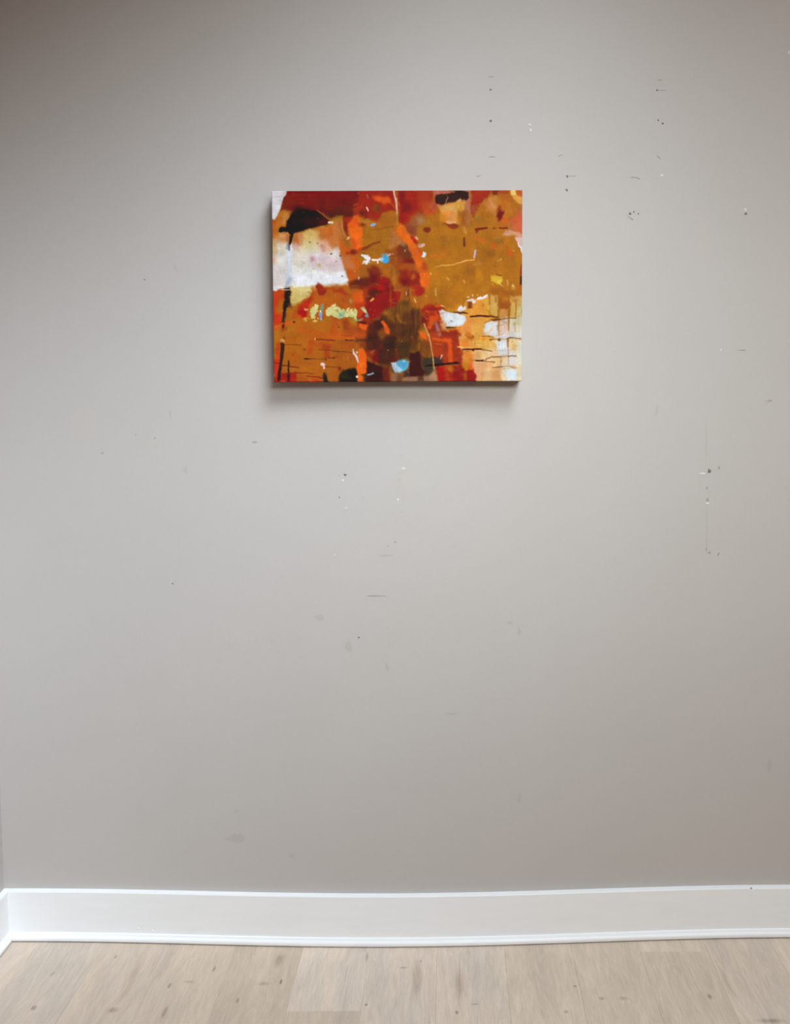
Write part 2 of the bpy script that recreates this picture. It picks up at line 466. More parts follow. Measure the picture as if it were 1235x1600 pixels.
def apply(x0, x1, y0, y1, sdf, col, soft, op, warp, streak, rel):
    m = soft + warp * 2 + 6
    i0 = max(0, int((x0 - m - 424) / CW * (NX - 1))); i1 = min(NX, int((x1 + m - 424) / CW * (NX - 1)) + 2)
    j0 = max(0, int((y0 - m - 297.5) / CH * (NY - 1))); j1 = min(NY, int((y1 + m - 297.5) / CH * (NY - 1)) + 2)
    if i0 >= i1 or j0 >= j1: return
    s = (slice(j0, j1), slice(i0, i1))
    X = GX[s] + W1[s] * warp; Y = GY[s] + W2[s] * warp
    d = sdf(X, Y)
    a = np.clip(.5 - d / max(soft, .3), 0, 1); a = a * a * (3 - 2 * a)
    if streak: a = a * np.clip(1 - streak * 1.6 * ((VV if streak > 0 else VH)[s] - .35) * (1 if streak > 0 else -1), 0, 1)
    a = (a * op)[..., None]
    COL[s] = COL[s] * (1 - a) + np.array(col, float) * a
    if rel: RELIEF[s] = RELIEF[s] * (1 - a[..., 0]) + rel * a[..., 0]

def P(t, pts, col, soft=2.0, op=1.0, warp=.7, streak=-.08, rel=.15):
    if soft > 2.3: soft, warp = soft * 1.7, warp * 2.0
    elif soft >= 2: soft *= 1.6; warp *= 1.2
    else: soft *= 1.2
    pts = [(x - 40 if t[0] == '0' and x <= 100 else x + (40 if t[0] == '3' and x >= 1160 else 0), y + 50 if t[1] == '3' and y >= 850 else y - (40 if t[1] == '0' and y <= 70 else 0)) for x, y in pts]
    p = np.array([tp(t, *q) for q in pts]); n = len(p)
    def sdf(X, Y):
        d = np.full(X.shape, 1e9); ins = np.zeros(X.shape, bool)
        for i in range(n):
            ax, ay = p[i]; bx, by = p[(i + 1) % n]
            ex, ey = bx - ax, by - ay; wx, wy = X - ax, Y - ay
            h = np.clip((wx * ex + wy * ey) / (ex * ex + ey * ey + 1e-9), 0, 1)
            d = np.minimum(d, (wx - ex * h) ** 2 + (wy - ey * h) ** 2)
            ins ^= ((ay > Y) != (by > Y)) & (X < (bx - ax) * (Y - ay) / (by - ay + 1e-12) + ax)
        d = np.sqrt(d)
        return np.where(ins, -d, d)
    apply(p[:, 0].min(), p[:, 0].max(), p[:, 1].min(), p[:, 1].max(), sdf, col, soft, op, warp, streak, rel)

def L(t, pts, wid, col, soft=1.2, op=1.0, warp=.5, streak=0, rel=.3):
    if soft >= 3: soft *= 1.4
    p = np.array([tp(t, *q) for q in pts]); n = len(p)
    w = np.array(wid if hasattr(wid, '__len__') else [wid] * n, float) / 12.35 / 2
    def sdf(X, Y):
        d = np.full(X.shape, 1e9)
        for i in range(n - 1):
            ax, ay = p[i]; bx, by = p[i + 1]
            ex, ey = bx - ax, by - ay; wx, wy = X - ax, Y - ay
            h = np.clip((wx * ex + wy * ey) / (ex * ex + ey * ey + 1e-9), 0, 1)
            d = np.minimum(d, np.hypot(wx - ex * h, wy - ey * h) - (w[i] * (1 - h) + w[i + 1] * h))
        return d
    k = w.max()
    apply(p[:, 0].min() - k, p[:, 0].max() + k, p[:, 1].min() - k, p[:, 1].max() + k, sdf, col, soft, op, warp, streak, rel)

def E(t, x, y, rx, ry, col, rot=0, soft=1.6, op=1.0, warp=.35, rel=.3):
    if soft >= 3: soft, warp = soft * 1.5, 1.2
    cx, cy = tp(t, x, y); rx /= 12.35; ry /= 12.35
    c, s = math.cos(math.radians(rot)), math.sin(math.radians(rot))
    def sdf(X, Y):
        u = ((X - cx) * c + (Y - cy) * s) / rx; v = (-(X - cx) * s + (Y - cy) * c) / ry
        return (np.hypot(u, v) - 1) * min(rx, ry)
    k = max(rx, ry)
    apply(cx - k, cx + k, cy - k, cy + k, sdf, col, soft, op, warp, 0, rel)

# --- large fields -------------------------------------------------------------------------------------------------
P('00', [(-50,-50),(2400,-50),(2400,330),(2250,380),(2100,560),(1900,560),(1750,520),(1650,600),(1500,600),(1400,520),(1200,560),(900,450),(350,430),(200,430),(-50,600)], (126,36,20), 4)
P('10', [(-300,-50),(620,-50),(600,300),(400,520),(150,520),(-300,420)], (112,38,20), 6, .75)
P('00', [(880,40),(1700,40),(1600,190),(900,170)], (132,26,16), 8, .7)
P('10', [(520,40),(1170,40),(1230,420),(1180,440),(960,480),(860,640),(700,590),(560,520),(480,300)], (160,46,20), 5)
P('20', [(0,40),(690,40),(700,200),(600,320),(520,540),(420,480),(300,560),(240,700),(120,700),(40,650)], (160,44,20), 5)
P('20', [(30,60),(140,60),(180,250),(280,330),(270,470),(120,440),(40,200)], (122,34,18), 6, .8)
P('20', [(420,60),(690,60),(680,230),(560,300),(440,260)], (168,62,26), 7, .7)
E('20', 130, 590, 110, 90, (162,42,28), 0, 5, .8)
P('20', [(440,300),(720,200),(800,420),(700,520),(520,540)], (186,76,46), 7, .8)
P('20', [(620,400),(690,400),(700,490),(590,490)], (182,58,34), 4, .6)
P('20', [(300,560),(420,430),(500,520),(560,640),(480,700),(400,790),(420,963),(300,900),(150,720)], (150,86,60), 7, .85)
P('20', [(400,560),(480,540),(560,620),(470,720),(390,680)], (172,126,80), 5, .8)
P('20', [(150,700),(260,680),(360,800),(370,963),(280,900),(180,800)], (142,66,50), 5, .85)
P('20', [(680,520),(1240,560),(1240,963),(420,963),(440,720),(560,700)], (166,104,24), 5, .9)
E('20', 590, 660, 60, 50, (188,122,50), 0, 4, .8)
P('20', [(700,50),(1240,50),(1240,350),(900,330),(700,420),(660,330),(720,240)], (178,90,62), 4)
P('20', [(780,330),(900,320),(1240,230),(1240,600),(1180,700),(960,640),(860,600),(860,430)], (206,144,60), 4)
P('20', [(870,370),(1160,380),(1180,620),(960,650),(900,560)], (218,142,72), 5)
P('20', [(1080,320),(1160,420),(1190,440),(1170,560),(1090,420)], (214,168,100), 4, .8)
P('20', [(900,320),(1110,330),(1100,420),(900,420)], (220,170,96), 5, .8)
E('20', 1000, 500, 60, 55, (226,138,66), 0, 5, .8)
P('20', [(1180,260),(1240,250),(1240,400),(1170,370)], (212,160,60), 3)
P('20', [(860,470),(950,500),(950,640),(860,640)], (188,114,28), 5, .8)
P('20', [(1190,440),(1240,440),(1240,700),(1180,640)], (172,100,28), 4)
P('20', [(960,620),(1140,640),(1150,680),(960,676)], (226,160,110), 1.6)
# top band right
P('30', [(0,40),(190,40),(200,480),(150,480),(180,760),(100,900),(60,880),(90,640),(110,430),(60,500),(0,480)], (176,106,78), 4)
P('30', [(0,260),(90,260),(60,430),(0,470)], (206,150,56), 3)
P('30', [(0,480),(110,480),(90,700),(0,720)], (162,92,30), 4)
P('30', [(200,50),(620,50),(560,140),(420,280),(360,320),(330,400),(290,430),(270,540),(230,540),(200,480)], (160,50,32), 3)
P('30', [(200,320),(340,320),(300,420),(260,560),(220,520)], (156,78,50), 4)
P('30', [(340,400),(440,280),(560,140),(760,120),(960,100),(1180,100),(1180,500),(1000,520),(850,620),(640,680),(300,700),(240,640)], (180,108,38), 5)
P('30', [(580,160),(700,140),(720,260),(700,400),(620,330),(600,250)], (192,128,64), 5, .9)
P('30', [(460,300),(560,200),(640,300),(700,380),(700,520),(600,520),(500,440)], (196,122,62), 6, .9)
P('30', [(520,210),(570,190),(660,350),(630,380)], (206,150,96), 4, .8)
P('30', [(390,460),(600,520),(600,700),(300,700),(260,620)], (166,104,22), 5)
P('30', [(790,130),(960,130),(980,280),(880,420),(800,360)], (178,100,30), 5)
P('30', [(880,280),(1000,270),(1080,420),(980,520),(880,430)], (190,116,40), 5, .8)
P('30', [(700,50),(960,50),(950,110),(700,110)], (170,72,40), 3)
P('30', [(600,40),(750,60),(700,130),(620,130)], (122,46,20), 2.5)
P('30', [(960,50),(1070,45),(1080,120),(1170,160),(1170,300),(1110,300),(1020,210),(960,110)], (226,160,72), 2)
P('30', [(965,55),(1065,50),(1070,125),(985,125)], (236,204,122), 1.6)
P('30', [(1080,60),(1180,60),(1180,200),(1110,120)], (196,92,42), 3)
P('30', [(1020,420),(1180,300),(1180,480),(1050,520)], (190,104,50), 5, .8)
P('30', [(960,600),(1080,480),(1180,440),(1180,900),(1080,850),(980,700),(900,680)], (206,96,62), 4)
P('30', [(850,470),(900,560),(960,600),(860,700),(800,720),(790,640)], (200,96,42), 4)
P('30', [(800,900),(880,800),(1080,820),(1180,900),(1180,1000),(1080,980),(1060,900),(960,920),(820,940)], (208,150,120), 3.5)
P('30', [(930,700),(1060,680),(1070,780),(930,790)], (196,112,70), 5, .7)
E('30', 320, 570, 40, 40, (140,112,58), 0, 4, .8)
# ochre centre right
P('30', [(0,720),(420,700),(640,720),(760,760),(850,800),(800,900),(1060,940),(1100,1080),(1180,1200),(1180,2000),(-1000,2000),(-900,1000),(-700,760)], (174,108,22), 4, .9, streak=.12)
P('21', [(420,0),(1240,0),(1240,260),(900,260),(560,120)], (164,104,20), 6, .8)
P('31', [(0,120),(240,160),(260,400),(0,440)], (172,108,24), 6, .6)
P('21', [(560,540),(1240,540),(1240,963),(640,963),(640,700)], (178,114,28), 5, .7, streak=.3)
P('31', [(80,560),(240,480),(300,600),(280,760),(80,760)], (156,96,34), 6, .7)
P('31', [(290,640),(440,620),(470,900),(300,960)], (186,118,28), 4, .8)
P('31', [(1040,0),(1180,0),(1190,360),(1160,330),(1150,200),(1100,180),(1100,100),(1070,60)], (214,176,170), 1.6)
P('31', [(1095,90),(1150,170),(1180,190),(1186,360),(1165,330),(1155,200),(1110,175)], (226,222,228), 1.2)
P('31', [(1170,400),(1200,400),(1200,740),(1150,720),(1155,600)], (140,52,26), 1.6)
P('31', [(1150,740),(1200,740),(1200,940),(1140,900)], (62,36,22), 2)
P('32', [(1060,0),(1190,0),(1190,180),(1100,180),(1040,120)], (158,78,40), 4, .8)
E('32', 1160, 20, 30, 40, (150,56,36), 0, 3, .8)

# --- upper left: black wing, white block --------------------------------------------------------------------------
P('00', [(40,560),(180,500),(240,430),(420,430),(420,700),(300,720),(200,730),(150,960),(40,960)], (188,110,44), 3)
P('00', [(330,430),(400,430),(350,680),(260,700),(290,560)], (200,132,74), 3, .9)
P('00', [(230,430),(300,440),(230,560),(190,560)], (178,116,36), 3, .8)
P('00', [(40,580),(140,580),(130,720),(40,720)], (184,86,32), 3, .8)
P('00', [(330,180),(520,240),(500,360),(400,460),(360,420),(300,300)], (136,48,20), 6, .6)
P('00', [(240,300),(340,200),(360,420),(240,430)], (122,54,22), 4, .6)
P('00', [(30,40),(350,55),(330,130),(280,190),(230,380),(170,500),(130,590),(60,580),(40,500)], (222,220,224), 2)
P('00', [(300,60),(350,60),(330,140),(270,180)], (214,190,196), 1.6, .8)
P('00', [(600,860),(1240,690),(1240,1700),(100,1500),(40,1000),(200,830)], (200,124,60), 4)
P('00', [(960,780),(1240,700),(1600,560),(1700,520),(1680,1100),(1500,1500),(1240,1300),(1000,960)], (194,110,50), 5)
P('00', [(640,850),(800,790),(960,830),(940,1000),(680,980)], (212,176,104), 4)
P('00', [(1150,760),(1240,740),(1240,940),(1160,900)], (200,98,40), 5, .8)
P('10', [(0,740),(100,740),(100,940),(0,940)], (200,104,48), 4, .8)
P('01', [(60,230),(330,110),(640,160),(960,120),(1235,160),(1400,230),(1440,560),(1560,800),(1500,900),(1000,960),(500,960),(300,960),(60,960)], (219,212,206), 7)
P('01', [(560,100),(980,60),(960,280),(700,300),(540,330)], (219,204,166), 6)
P('01', [(620,20),(960,10),(940,160),(660,170)], (221,196,134), 6, .85)
P('01', [(960,60),(1200,40),(1240,300),(1050,280),(960,180)], (214,164,134), 7)
P('01', [(1120,0),(1240,0),(1240,220),(1180,120)], (196,112,58), 6)
P('10', [(0,600),(170,600),(240,963),(240,1200),(180,1300),(100,1180),(0,1100)], (194,116,60), 5)
P('01', [(740,330),(1240,330),(1440,380),(1460,640),(1240,660),(820,640)], (213,192,194), 7)
P('01', [(1100,320),(1240,280),(1340,200),(1390,260),(1380,380),(1200,400)], (219,208,202), 5, .8)
P('01', [(500,280),(780,260),(780,560),(500,580)], (222,212,196), 7, .8)
P('01', [(460,580),(900,560),(900,700),(460,720)], (222,220,214), 6, .8)
P('01', [(500,740),(850,660),(1240,700),(1480,640),(1560,790),(1480,880),(1240,880),(960,920),(700,960),(480,930)], (229,230,234), 4, 1, streak=-.06)
P('01', [(70,500),(330,520),(300,950),(80,960)], (219,208,206), 6, .85)
P('01', [(120,60),(330,80),(340,300),(180,400),(110,300)], (218,206,186), 6, .8)
P('01', [(60,60),(150,60),(160,260),(110,360),(60,330)], (202,172,116), 4, .85)
P('01', [(190,380),(330,360),(340,560),(190,560)], (222,224,226), 6, .7)
P('01', [(340,200),(450,200),(460,860),(430,940),(320,900),(350,500)], (208,217,224), 3.5, .95, streak=.12)
P('01', [(480,560),(540,560),(540,800),(480,800)], (222,222,230), 4, .6)
P('01', [(340,0),(440,0),(460,60),(600,100),(650,60),(640,160),(500,230),(460,160)], (190,128,80), 4, .8)
E('01', 530, 60, 60, 75, (184,104,50), 0, 4, .85)
L('01', [(500,150),(550,230)], 90, (206,170,168), 5, .7)
L('01', [(365,20),(395,170),(395,240)], [50,40,24], (110,70,50), 4, .5)
L('01', [(440,130),(430,220)], 20, (228,234,240), 1.5)
L('01', [(400,120),(392,240)], [40,22], (84,100,122), 2.5, .9)
L('01', [(355,140),(350,220)], 14, (120,138,158), 2, .8)
E('01', 105, 430, 42, 70, (212,158,136), 0, 4, .9)
E('01', 470, 450, 40, 60, (204,194,190), 0, 5, .7)
L('01', [(420,800),(380,860),(350,930)], [60,80,70], (170,178,198), 4, .85)
E('01', 855, 410, 42, 55, (196,146,150), 20, 4, .9)
E('01', 925, 340, 50, 40, (226,218,224), 0, 4, .8)
E('01', 980, 540, 30, 36, (200,174,112), 0, 2.5)
E('01', 1035, 170, 40, 30, (190,126,112), 30, 3, .8)
E('01', 1070, 240, 26, 36, (194,136,126), 0, 3, .8)
E('01', 940, 115, 24, 22, (172,140,84), 0, 2.4, .8)
E('01', 795, 98, 20, 16, (152,128,76), 0, 2)
E('01', 678, 498, 20, 16, (176,164,140), 0, 2, .7)
E('01', 1207, 318, 22, 15, (100,74,66), -20, 1.6)
E('01', 620, 60, 22, 30, (196,140,90), 0, 2.4, .7)
P('00', [(490,420),(560,370),(700,390),(920,430),(1050,520),(1150,600),(1170,660),(1100,700),(800,770),(620,820),(480,870),(400,840),(200,835),(195,790),(230,730),(330,740),(350,620),(420,540),(460,450)], (36,28,24), 2.2)
P('00', [(420,360),(560,310),(900,400),(560,420),(420,500)], (70,32,20), 6, .7)
P('00', [(680,560),(1050,520),(1160,650),(900,720),(700,740)], (58,36,25), 7, .85)
P('00', [(1000,600),(1060,560),(1165,650),(1150,690),(960,720)], (88,34,20), 4, .8)
L('00', [(390,800),(440,870),(425,1000),(415,1060)], [70,80,56,40], (34,30,26), 2.4)
P('00', [(200,750),(330,760),(340,830),(200,830)], (24,26,30), 2.5, .8)
P('00', [(930,400),(1050,400),(1300,480),(1500,480),(1900,430),(1840,500),(1640,540),(1400,540),(1240,580),(1160,560),(1080,460)], (78,40,18), 5, .85)
E('10', 120, 430, 90, 70, (88,46,22), 0, 6, .8)
P('10', [(200,300),(400,320),(400,480),(330,520),(200,510)], (102,42,20), 6, .8)
L('00', [(925,425),(1040,500),(1140,590)], [16,24,16], (142,72,46), 1.4)
L('00', [(1165,660),(1230,655)], [44,40], (234,212,178), 1.3)
P('00', [(210,860),(360,850),(400,960),(210,960)], (202,150,104), 4, .8)
P('00', [(340,880),(410,890),(390,960),(350,960)], (184,90,40), 3, .7)
L('00', [(590,880),(590,960)], 60, (210,144,110), 3, .7)
E('00', 70, 860, 24, 120, (184,90,44), 0, 3, .7)
L('01', [(60,0),(58,330)], [26,10], (146,84,50), 2.2, .8)

# --- upper middle --------------------------------------------------------------------------------------------------
P('10', [(60,540),(180,540),(200,640),(130,660),(0,600)], (172,120,46), 4, .9)
P('10', [(180,560),(380,530),(400,600),(300,680),(300,860),(330,900),(280,920),(200,740)], (128,46,22), 3.5)
P('10', [(240,560),(390,540),(390,640),(300,690),(250,640)], (166,48,20), 4, .8)
L('10', [(130,640),(150,760),(200,920)], 26, (166,104,46), 2.4, .8)
L('10', [(165,700),(220,880)], 12, (204,144,88), 1.8, .7)
P('11', [(190,0),(330,0),(330,180),(300,220),(240,160)], (150,96,36), 3, .9)
P('10', [(400,520),(500,500),(530,680),(500,740),(580,780),(590,963),(590,1120),(500,1190),(440,1170),(400,1100),(370,963),(310,800),(300,680),(380,640)], (233,104,14), 2.2)
P('10', [(310,660),(400,560),(490,520),(510,700),(380,760),(320,780)], (216,88,22), 4, .85)
P('11', [(340,20),(420,20),(470,220),(380,230)], (214,84,24), 4, .8)
P('11', [(140,0),(200,20),(260,180),(360,200),(500,360),(470,560),(500,700),(480,800),(360,900),(290,760),(230,600),(180,400),(130,240)], (188,96,40), 4)
P('11', [(180,140),(330,220),(330,330),(230,340),(170,260)], (206,94,28), 4, .85)
P('11', [(400,440),(480,400),(560,520),(540,620),(430,600)], (206,96,24), 4, .9)
P('11', [(170,420),(300,360),(400,500),(420,640),(260,600)], (188,112,72), 5, .85)
P('11', [(250,640),(500,620),(480,820),(350,880),(280,760)], (184,82,26), 4, .8)
P('11', [(430,640),(540,540),(760,540),(700,760),(520,800),(480,740)], (164,92,26), 5, .8)
P('11', [(600,0),(1100,0),(1040,300),(900,340),(600,330),(560,200)], (166,104,34), 6, .9)
P('11', [(1080,20),(1240,0),(1240,180),(1080,220)], (178,112,66), 5, .9)
P('11', [(1030,240),(1240,180),(1240,640),(1150,560),(1060,500),(1100,400),(1000,340)], (150,76,28), 5, .9)
P('11', [(940,520),(1150,540),(1140,700),(1100,780),(950,760)], (170,94,24), 5, .85)
E('11', 1200, 720, 46, 80, (168,102,50), 0, 4, .9)
E('11', 1140, 660, 18, 70, (120,66,20), 0, 3, .6)
L('11', [(510,240),(660,200),(780,120),(880,95),(910,90)], [50,60,30,36,24], (134,56,20), 2.6, .9)
P('11', [(480,210),(560,190),(540,300),(480,300)], (210,74,14), 3, .8)
E('11', 400, 290, 74, 54, (134,46,20), -8, 3.5)
E('11', 290, 315, 30, 28, (156,56,22), 0, 3)
L('11', [(570,350),(640,360)], [40,50], (228,226,232), 1.4)
P('11', [(560,340),(660,350),(720,370),(738,420),(700,470),(670,520),(630,525),(600,470),(650,440),(600,400)], (226,224,234), 1.6)
E('11', 630, 440, 28, 12, (150,136,80), 0, 1.4)
E('11', 605, 470, 16, 16, (224,196,160), 0, 1.4)
E('11', 650, 500, 22, 20, (236,218,204), 0, 1.4)
L('11', [(775,430),(850,440),(920,420)], [44,40,40], (232,218,210), 1.5)
L('11', [(865,450),(870,490)], 26, (230,206,196), 1.4)
P('11', [(940,330),(1080,320),(1080,380),(940,390)], (120,150,164), 3, .9)
E('11', 1015, 430, 78, 68, (66,158,212), 10, 2.4)
E('11', 940, 420, 36, 34, (176,208,226), 0, 3, .9)
E('11', 1010, 350, 30, 16, (100,140,150), 0, 2, .8)
L('11', [(1060,365),(1115,325)], [20,30], (220,164,156), 1.6)
E('11', 1162, 320, 14, 12, (214,148,96), 0, 1.5)
P('11', [(680,620),(800,520),(880,560),(960,700),(940,800),(1100,780),(1160,860),(1160,963),(300,963),(280,880),(480,820),(560,780),(700,760)], (126,46,20), 5, .95)
P('11', [(480,800),(700,770),(700,963),(320,963),(330,860)], (98,44,18), 5, .85)
P('11', [(740,700),(860,720),(860,860),(700,870)], (104,34,18), 6, .8)
P('11', [(890,790),(1060,770),(1080,963),(860,963)], (156,28,18), 5, .9)
E('11', 1020, 910, 70, 36, (118,38,18), 0, 4, .8)
L('11', [(505,775),(500,820)], [26,16], (196,170,180), 1.6)
E('11', 470, 830, 40, 20, (66,38,30), 0, 3, .7)
L('11', [(0,895),(180,905),(290,880)], [14,18,12], (226,190,170), 1.8, .9)
L('11', [(100,915),(290,915)], [20,18], (220,170,140), 1.6, .9)
E('11', 155, 360, 22, 16, (120,70,54), 0, 1.8)
E('11', 68, 465, 18, 14, (156,122,116), 0, 2, .8)
E('11', 188, 750, 14, 16, (136,98,80), 0, 1.6)
E('11', 125, 265, 22, 24, (220,186,166), 0, 2, .8)
E('11', 425, 660, 18, 14, (216,128,60), 0, 1.6, .8)
E('11', 300, 20, 40, 20, (222,174,112), -40, 2)
# top middle details
P('10', [(790,170),(900,150),(1090,190),(1110,280),(960,290),(830,230)], (226,94,20), 4)
L('10', [(960,230),(1080,240)], 60, (206,84,24), 4, .7)
P('10', [(1080,290),(1210,300),(1225,440),(1140,420)], (140,48,18), 4, .7)
L('10', [(1150,310),(1200,370)], 40, (204,86,30), 3, .7)
L('10', [(410,325),(490,310)], 26, (182,74,34), 2.5, .8)
L('10', [(430,400),(560,350)], [60,50], (178,64,24), 4, .7)
P('10', [(400,430),(520,400),(540,540),(400,520)], (168,62,22), 4, .7)
P('10', [(640,470),(960,480),(930,600),(820,660),(700,600)], (158,52,18), 4, .8)
P('10', [(640,440),(720,450),(640,600),(600,600)], (128,38,18), 4, .7)
E('10', 850, 385, 80, 66, (130,76,32), 0, 5, .9)
E('10', 880, 400, 40, 34, (112,58,22), 0, 4, .7)
P('10', [(960,480),(1140,430),(1230,560),(1240,700),(850,760),(580,800),(580,740),(640,610),(740,600),(860,660)], (168,100,26), 4)
P('10', [(540,600),(700,590),(760,640),(720,720),(560,740)], (176,118,50), 4, .85)
P('10', [(860,640),(1100,640),(1060,740),(820,760)], (172,96,38), 5, .6)
P('10', [(590,780),(900,800),(900,963),(590,963)], (162,102,32), 5, .9)
E('10', 575, 700, 66, 40, (138,52,20), 0, 3.5)
E('10', 780, 700, 58, 30, (142,158,202), -20, 2)
L('10', [(740,800),(1000,760),(1235,715)], [16,16,26], (142,84,20), 2.2, .85)
P('10', [(1140,800),(1240,740),(1240,963),(1120,963)], (184,108,60), 4, .8)
L('10', [(670,130),(685,190)], [26,18], (180,110,100), 2, .8)
L('10', [(660,365),(690,425)], [28,22], (234,206,186), 1.4)
E('10', 500, 100, 24, 14, (176,80,62), 0, 2, .7)
P('10', [(1170,700),(1240,700),(1240,860)], (200,96,30), 3, .8)
L('10', [(1180,50),(1190,140),(1225,250),(1240,400)], [30,26,28,22], (236,186,170), 1.5)
L('20', [(0,200),(5,400),(8,620)], [30,26,20], (228,170,150), 1.6, .9)
L('20', [(5,500),(10,700)], [24,30], (176,116,46), 2)
L('20', [(40,250),(50,330)], 18, (204,84,20), 1.5, .8)
# black cap
P('20', [(690,50),(1000,50),(1040,90),(760,130),(710,110)], (182,100,86), 2.5, .9)
P('20', [(1030,60),(1240,50),(1240,100),(1060,100)], (116,52,24), 2.5)
P('20', [(760,120),(960,105),(1050,90),(1240,70),(1380,80),(1395,170),(1350,230),(1240,210),(1130,265),(1000,275),(880,310),(750,300),(735,200)], (54,36,28), 2.2)
P('30', [(0,90),(140,90),(160,160),(110,230),(20,220),(0,200)], (56,38,30), 2.2)
L('20', [(1050,60),(1120,75)], 16, (196,160,90), 1.6, .6)
L('20', [(990,180),(960,240),(940,310)], [16,16,12], (170,140,96), 1.4, .85)
P('20', [(1160,250),(1240,190),(1240,260)], (206,170,110), 1.8, .9)
P('20', [(700,310),(790,320),(760,380),(700,400)], (176,62,50), 4, .7)
E('20', 590, 800, 72, 46, (132,54,24), 0, 2.6)
P('20', [(500,790),(540,750),(640,740),(660,800),(610,850),(560,830)], (128,50,22), 1.8, .7)
P('20', [(890,680),(960,675),(1140,690),(1210,720),(1160,770),(1080,790),(1020,760),(960,710)], (140,58,24), 2.2)
# dark dab and dashes on right
P('30', [(720,400),(760,350),(780,420),(840,430),(845,480),(800,580),(740,635),(705,600),(700,500)], (112,28,16), 3)
L('30', [(740,400),(760,360)], 50, (150,56,26), 4, .7)
L('30', [(300,790),(400,770),(510,758)], [50,50,36], (122,44,16), 2.2)
E('30', 320, 830, 34, 24, (132,52,24), -40, 2.4)
E('30', 650, 765, 40, 20, (138,68,18), 0, 2.6)
L('30', [(750,762),(900,762)], [30,32], (136,40,14), 2.2)
L('30', [(70,760),(95,860)], [40,50], (194,136,86), 4, .7)
L('31', [(70,20),(68,160)], [34,50], (112,56,14), 2)
L('31', [(140,90),(120,120)], 18, (140,80,20), 2, .8)
P('31', [(240,10),(300,0),(440,60),(460,110),(420,110),(330,50)], (210,96,16), 3)
P('31', [(570,120),(650,120),(690,190),(660,230),(610,180)], (204,92,20), 3)
P('31', [(790,140),(900,170),(980,240),(920,240),(820,190)], (196,98,22), 4, .8)
P('31', [(910,250),(1000,250),(1010,330),(920,350)], (216,92,14), 2.6)
L('31', [(1000,250),(1040,270)], 20, (206,150,60), 2, .8)
E('31', 720, 60, 90, 60, (152,104,54), 0, 6, .8)
E('31', 560, 310, 100, 100, (152,92,34), 0, 7, .8)
P('31', [(380,200),(560,180),(500,420),(400,560),(330,420)], (162,100,40), 7, .6)
L('31', [(285,250),(265,380)], [36,36], (184,168,182), 1.5)
L('31', [(265,390),(262,410)], 24, (206,180,140), 2, .7)
L('21', [(750,575),(900,540),(1100,525),(1235,480)], [12,34,24,26], (214,156,76), 1.8, .9)
L('31', [(0,480),(120,445),(270,437)], [26,24,16], (222,164,90), 1.5)
L('31', [(260,520),(380,505)], 40, (176,132,62), 4, .7)
L('31', [(710,465),(780,425)], [10,30], (206,156,74), 1.6, .9)
L('21', [(640,375),(800,350),(930,345)], [50,44,30], (202,102,24), 3, .8)
L('21', [(860,220),(960,230)], 40, (190,98,30), 4, .6)
L('21', [(940,290),(1050,290)], 20, (186,98,28), 3, .6)
P('31', [(580,730),(680,740),(690,740),(800,750),(820,830),(770,910),(690,890),(580,840)], (212,170,56), 2.2)
P('31', [(690,850),(800,830),(770,905)], (224,186,80), 2, .8)
L('31', [(700,715),(780,738)], [16,26], (126,72,10), 2)
L('31', [(740,690),(780,700)], 24, (196,124,54), 2, .7)
L('31', [(610,890),(650,950)], [26,30], (206,144,60), 2, .9)
L('31', [(770,910),(820,945)], [22,22], (220,176,110), 2, .9)
L('31', [(900,830),(910,930)], [26,40], (196,148,80), 2.4, .9)
P('31', [(1015,900),(1050,963),(990,963)], (240,214,140), 1.8)
E('32', 1018, 35, 34, 42, (242,218,156), 0, 1.8)
L('31', [(70,830),(80,880)], [30,30], (204,148,80), 2.4, .9)
L('21', [(960,775),(1010,815)], [24,30], (208,150,80), 2, .9)
E('21', 658, 700, 18, 20, (214,160,70), 0, 1.8)
L('31', [(660,5),(760,5)], 10, (200,150,120), 2, .4)
E('21', 800, 690, 60, 40, (196,108,24), 0, 5, .7)
E('21', 1180, 780, 60, 50, (150,92,24), 0, 6, .6)
L('21', [(1110,560),(1110,963)], 14, (160,100,28), 3, .5)
L('31', [(460,640),(470,900)], 16, (156,98,24), 3, .5)

# --- the orange arc, centre ---------------------------------------------------------------------------------------
P('21', [(0,0),(100,60),(200,180),(320,380),(360,560),(380,640),(460,740),(540,940),(320,963),(0,963)], (142,62,22), 4)
P('21', [(-20,-60),(90,20),(150,90),(60,150),(0,180)], (182,116,70), 4, .9)
P('21', [(50,180),(190,100),(240,300),(320,420),(300,500),(160,480),(60,360)], (112,56,28), 5, .9)
E('21', 130, 145, 44, 36, (150,124,104), 0, 3.5, .85)
E('21', 190, 260, 34, 90, (112,64,50), -10, 4, .7)
E('21', 160, 258, 16, 18, (190,136,124), 0, 1.8)
E('21', 240, 455, 90, 46, (118,34,16), 0, 4, .9)
P('21', [(0,500),(380,520),(400,640),(0,640)], (166,80,28), 5, .9)
P('21', [(60,660),(200,640),(220,700),(340,640),(440,700),(460,860),(280,963),(60,963)], (140,42,20), 5)
P('21', [(60,800),(260,780),(260,940),(80,900)], (118,36,16), 6, .9)
P('21', [(200,640),(260,640),(270,760),(200,760)], (166,60,20), 5, .8)
E('21', 320, 760, 36, 50, (186,88,52), 20, 4, .85)
E('21', 30, 700, 44, 80, (156,90,42), 0, 4, .8)
P('21', [(0,900),(110,900),(110,963),(0,963)], (160,96,44), 4, .8)
P('20', [(60,690),(130,720),(290,963),(400,1170),(450,1260),(560,1480),(620,1640),(640,1700),(560,1900),(480,1900),(440,1640),(350,1420),(320,1300),(240,1140),(180,1060),(60,940),(0,820)], (222,102,18), 2.2)
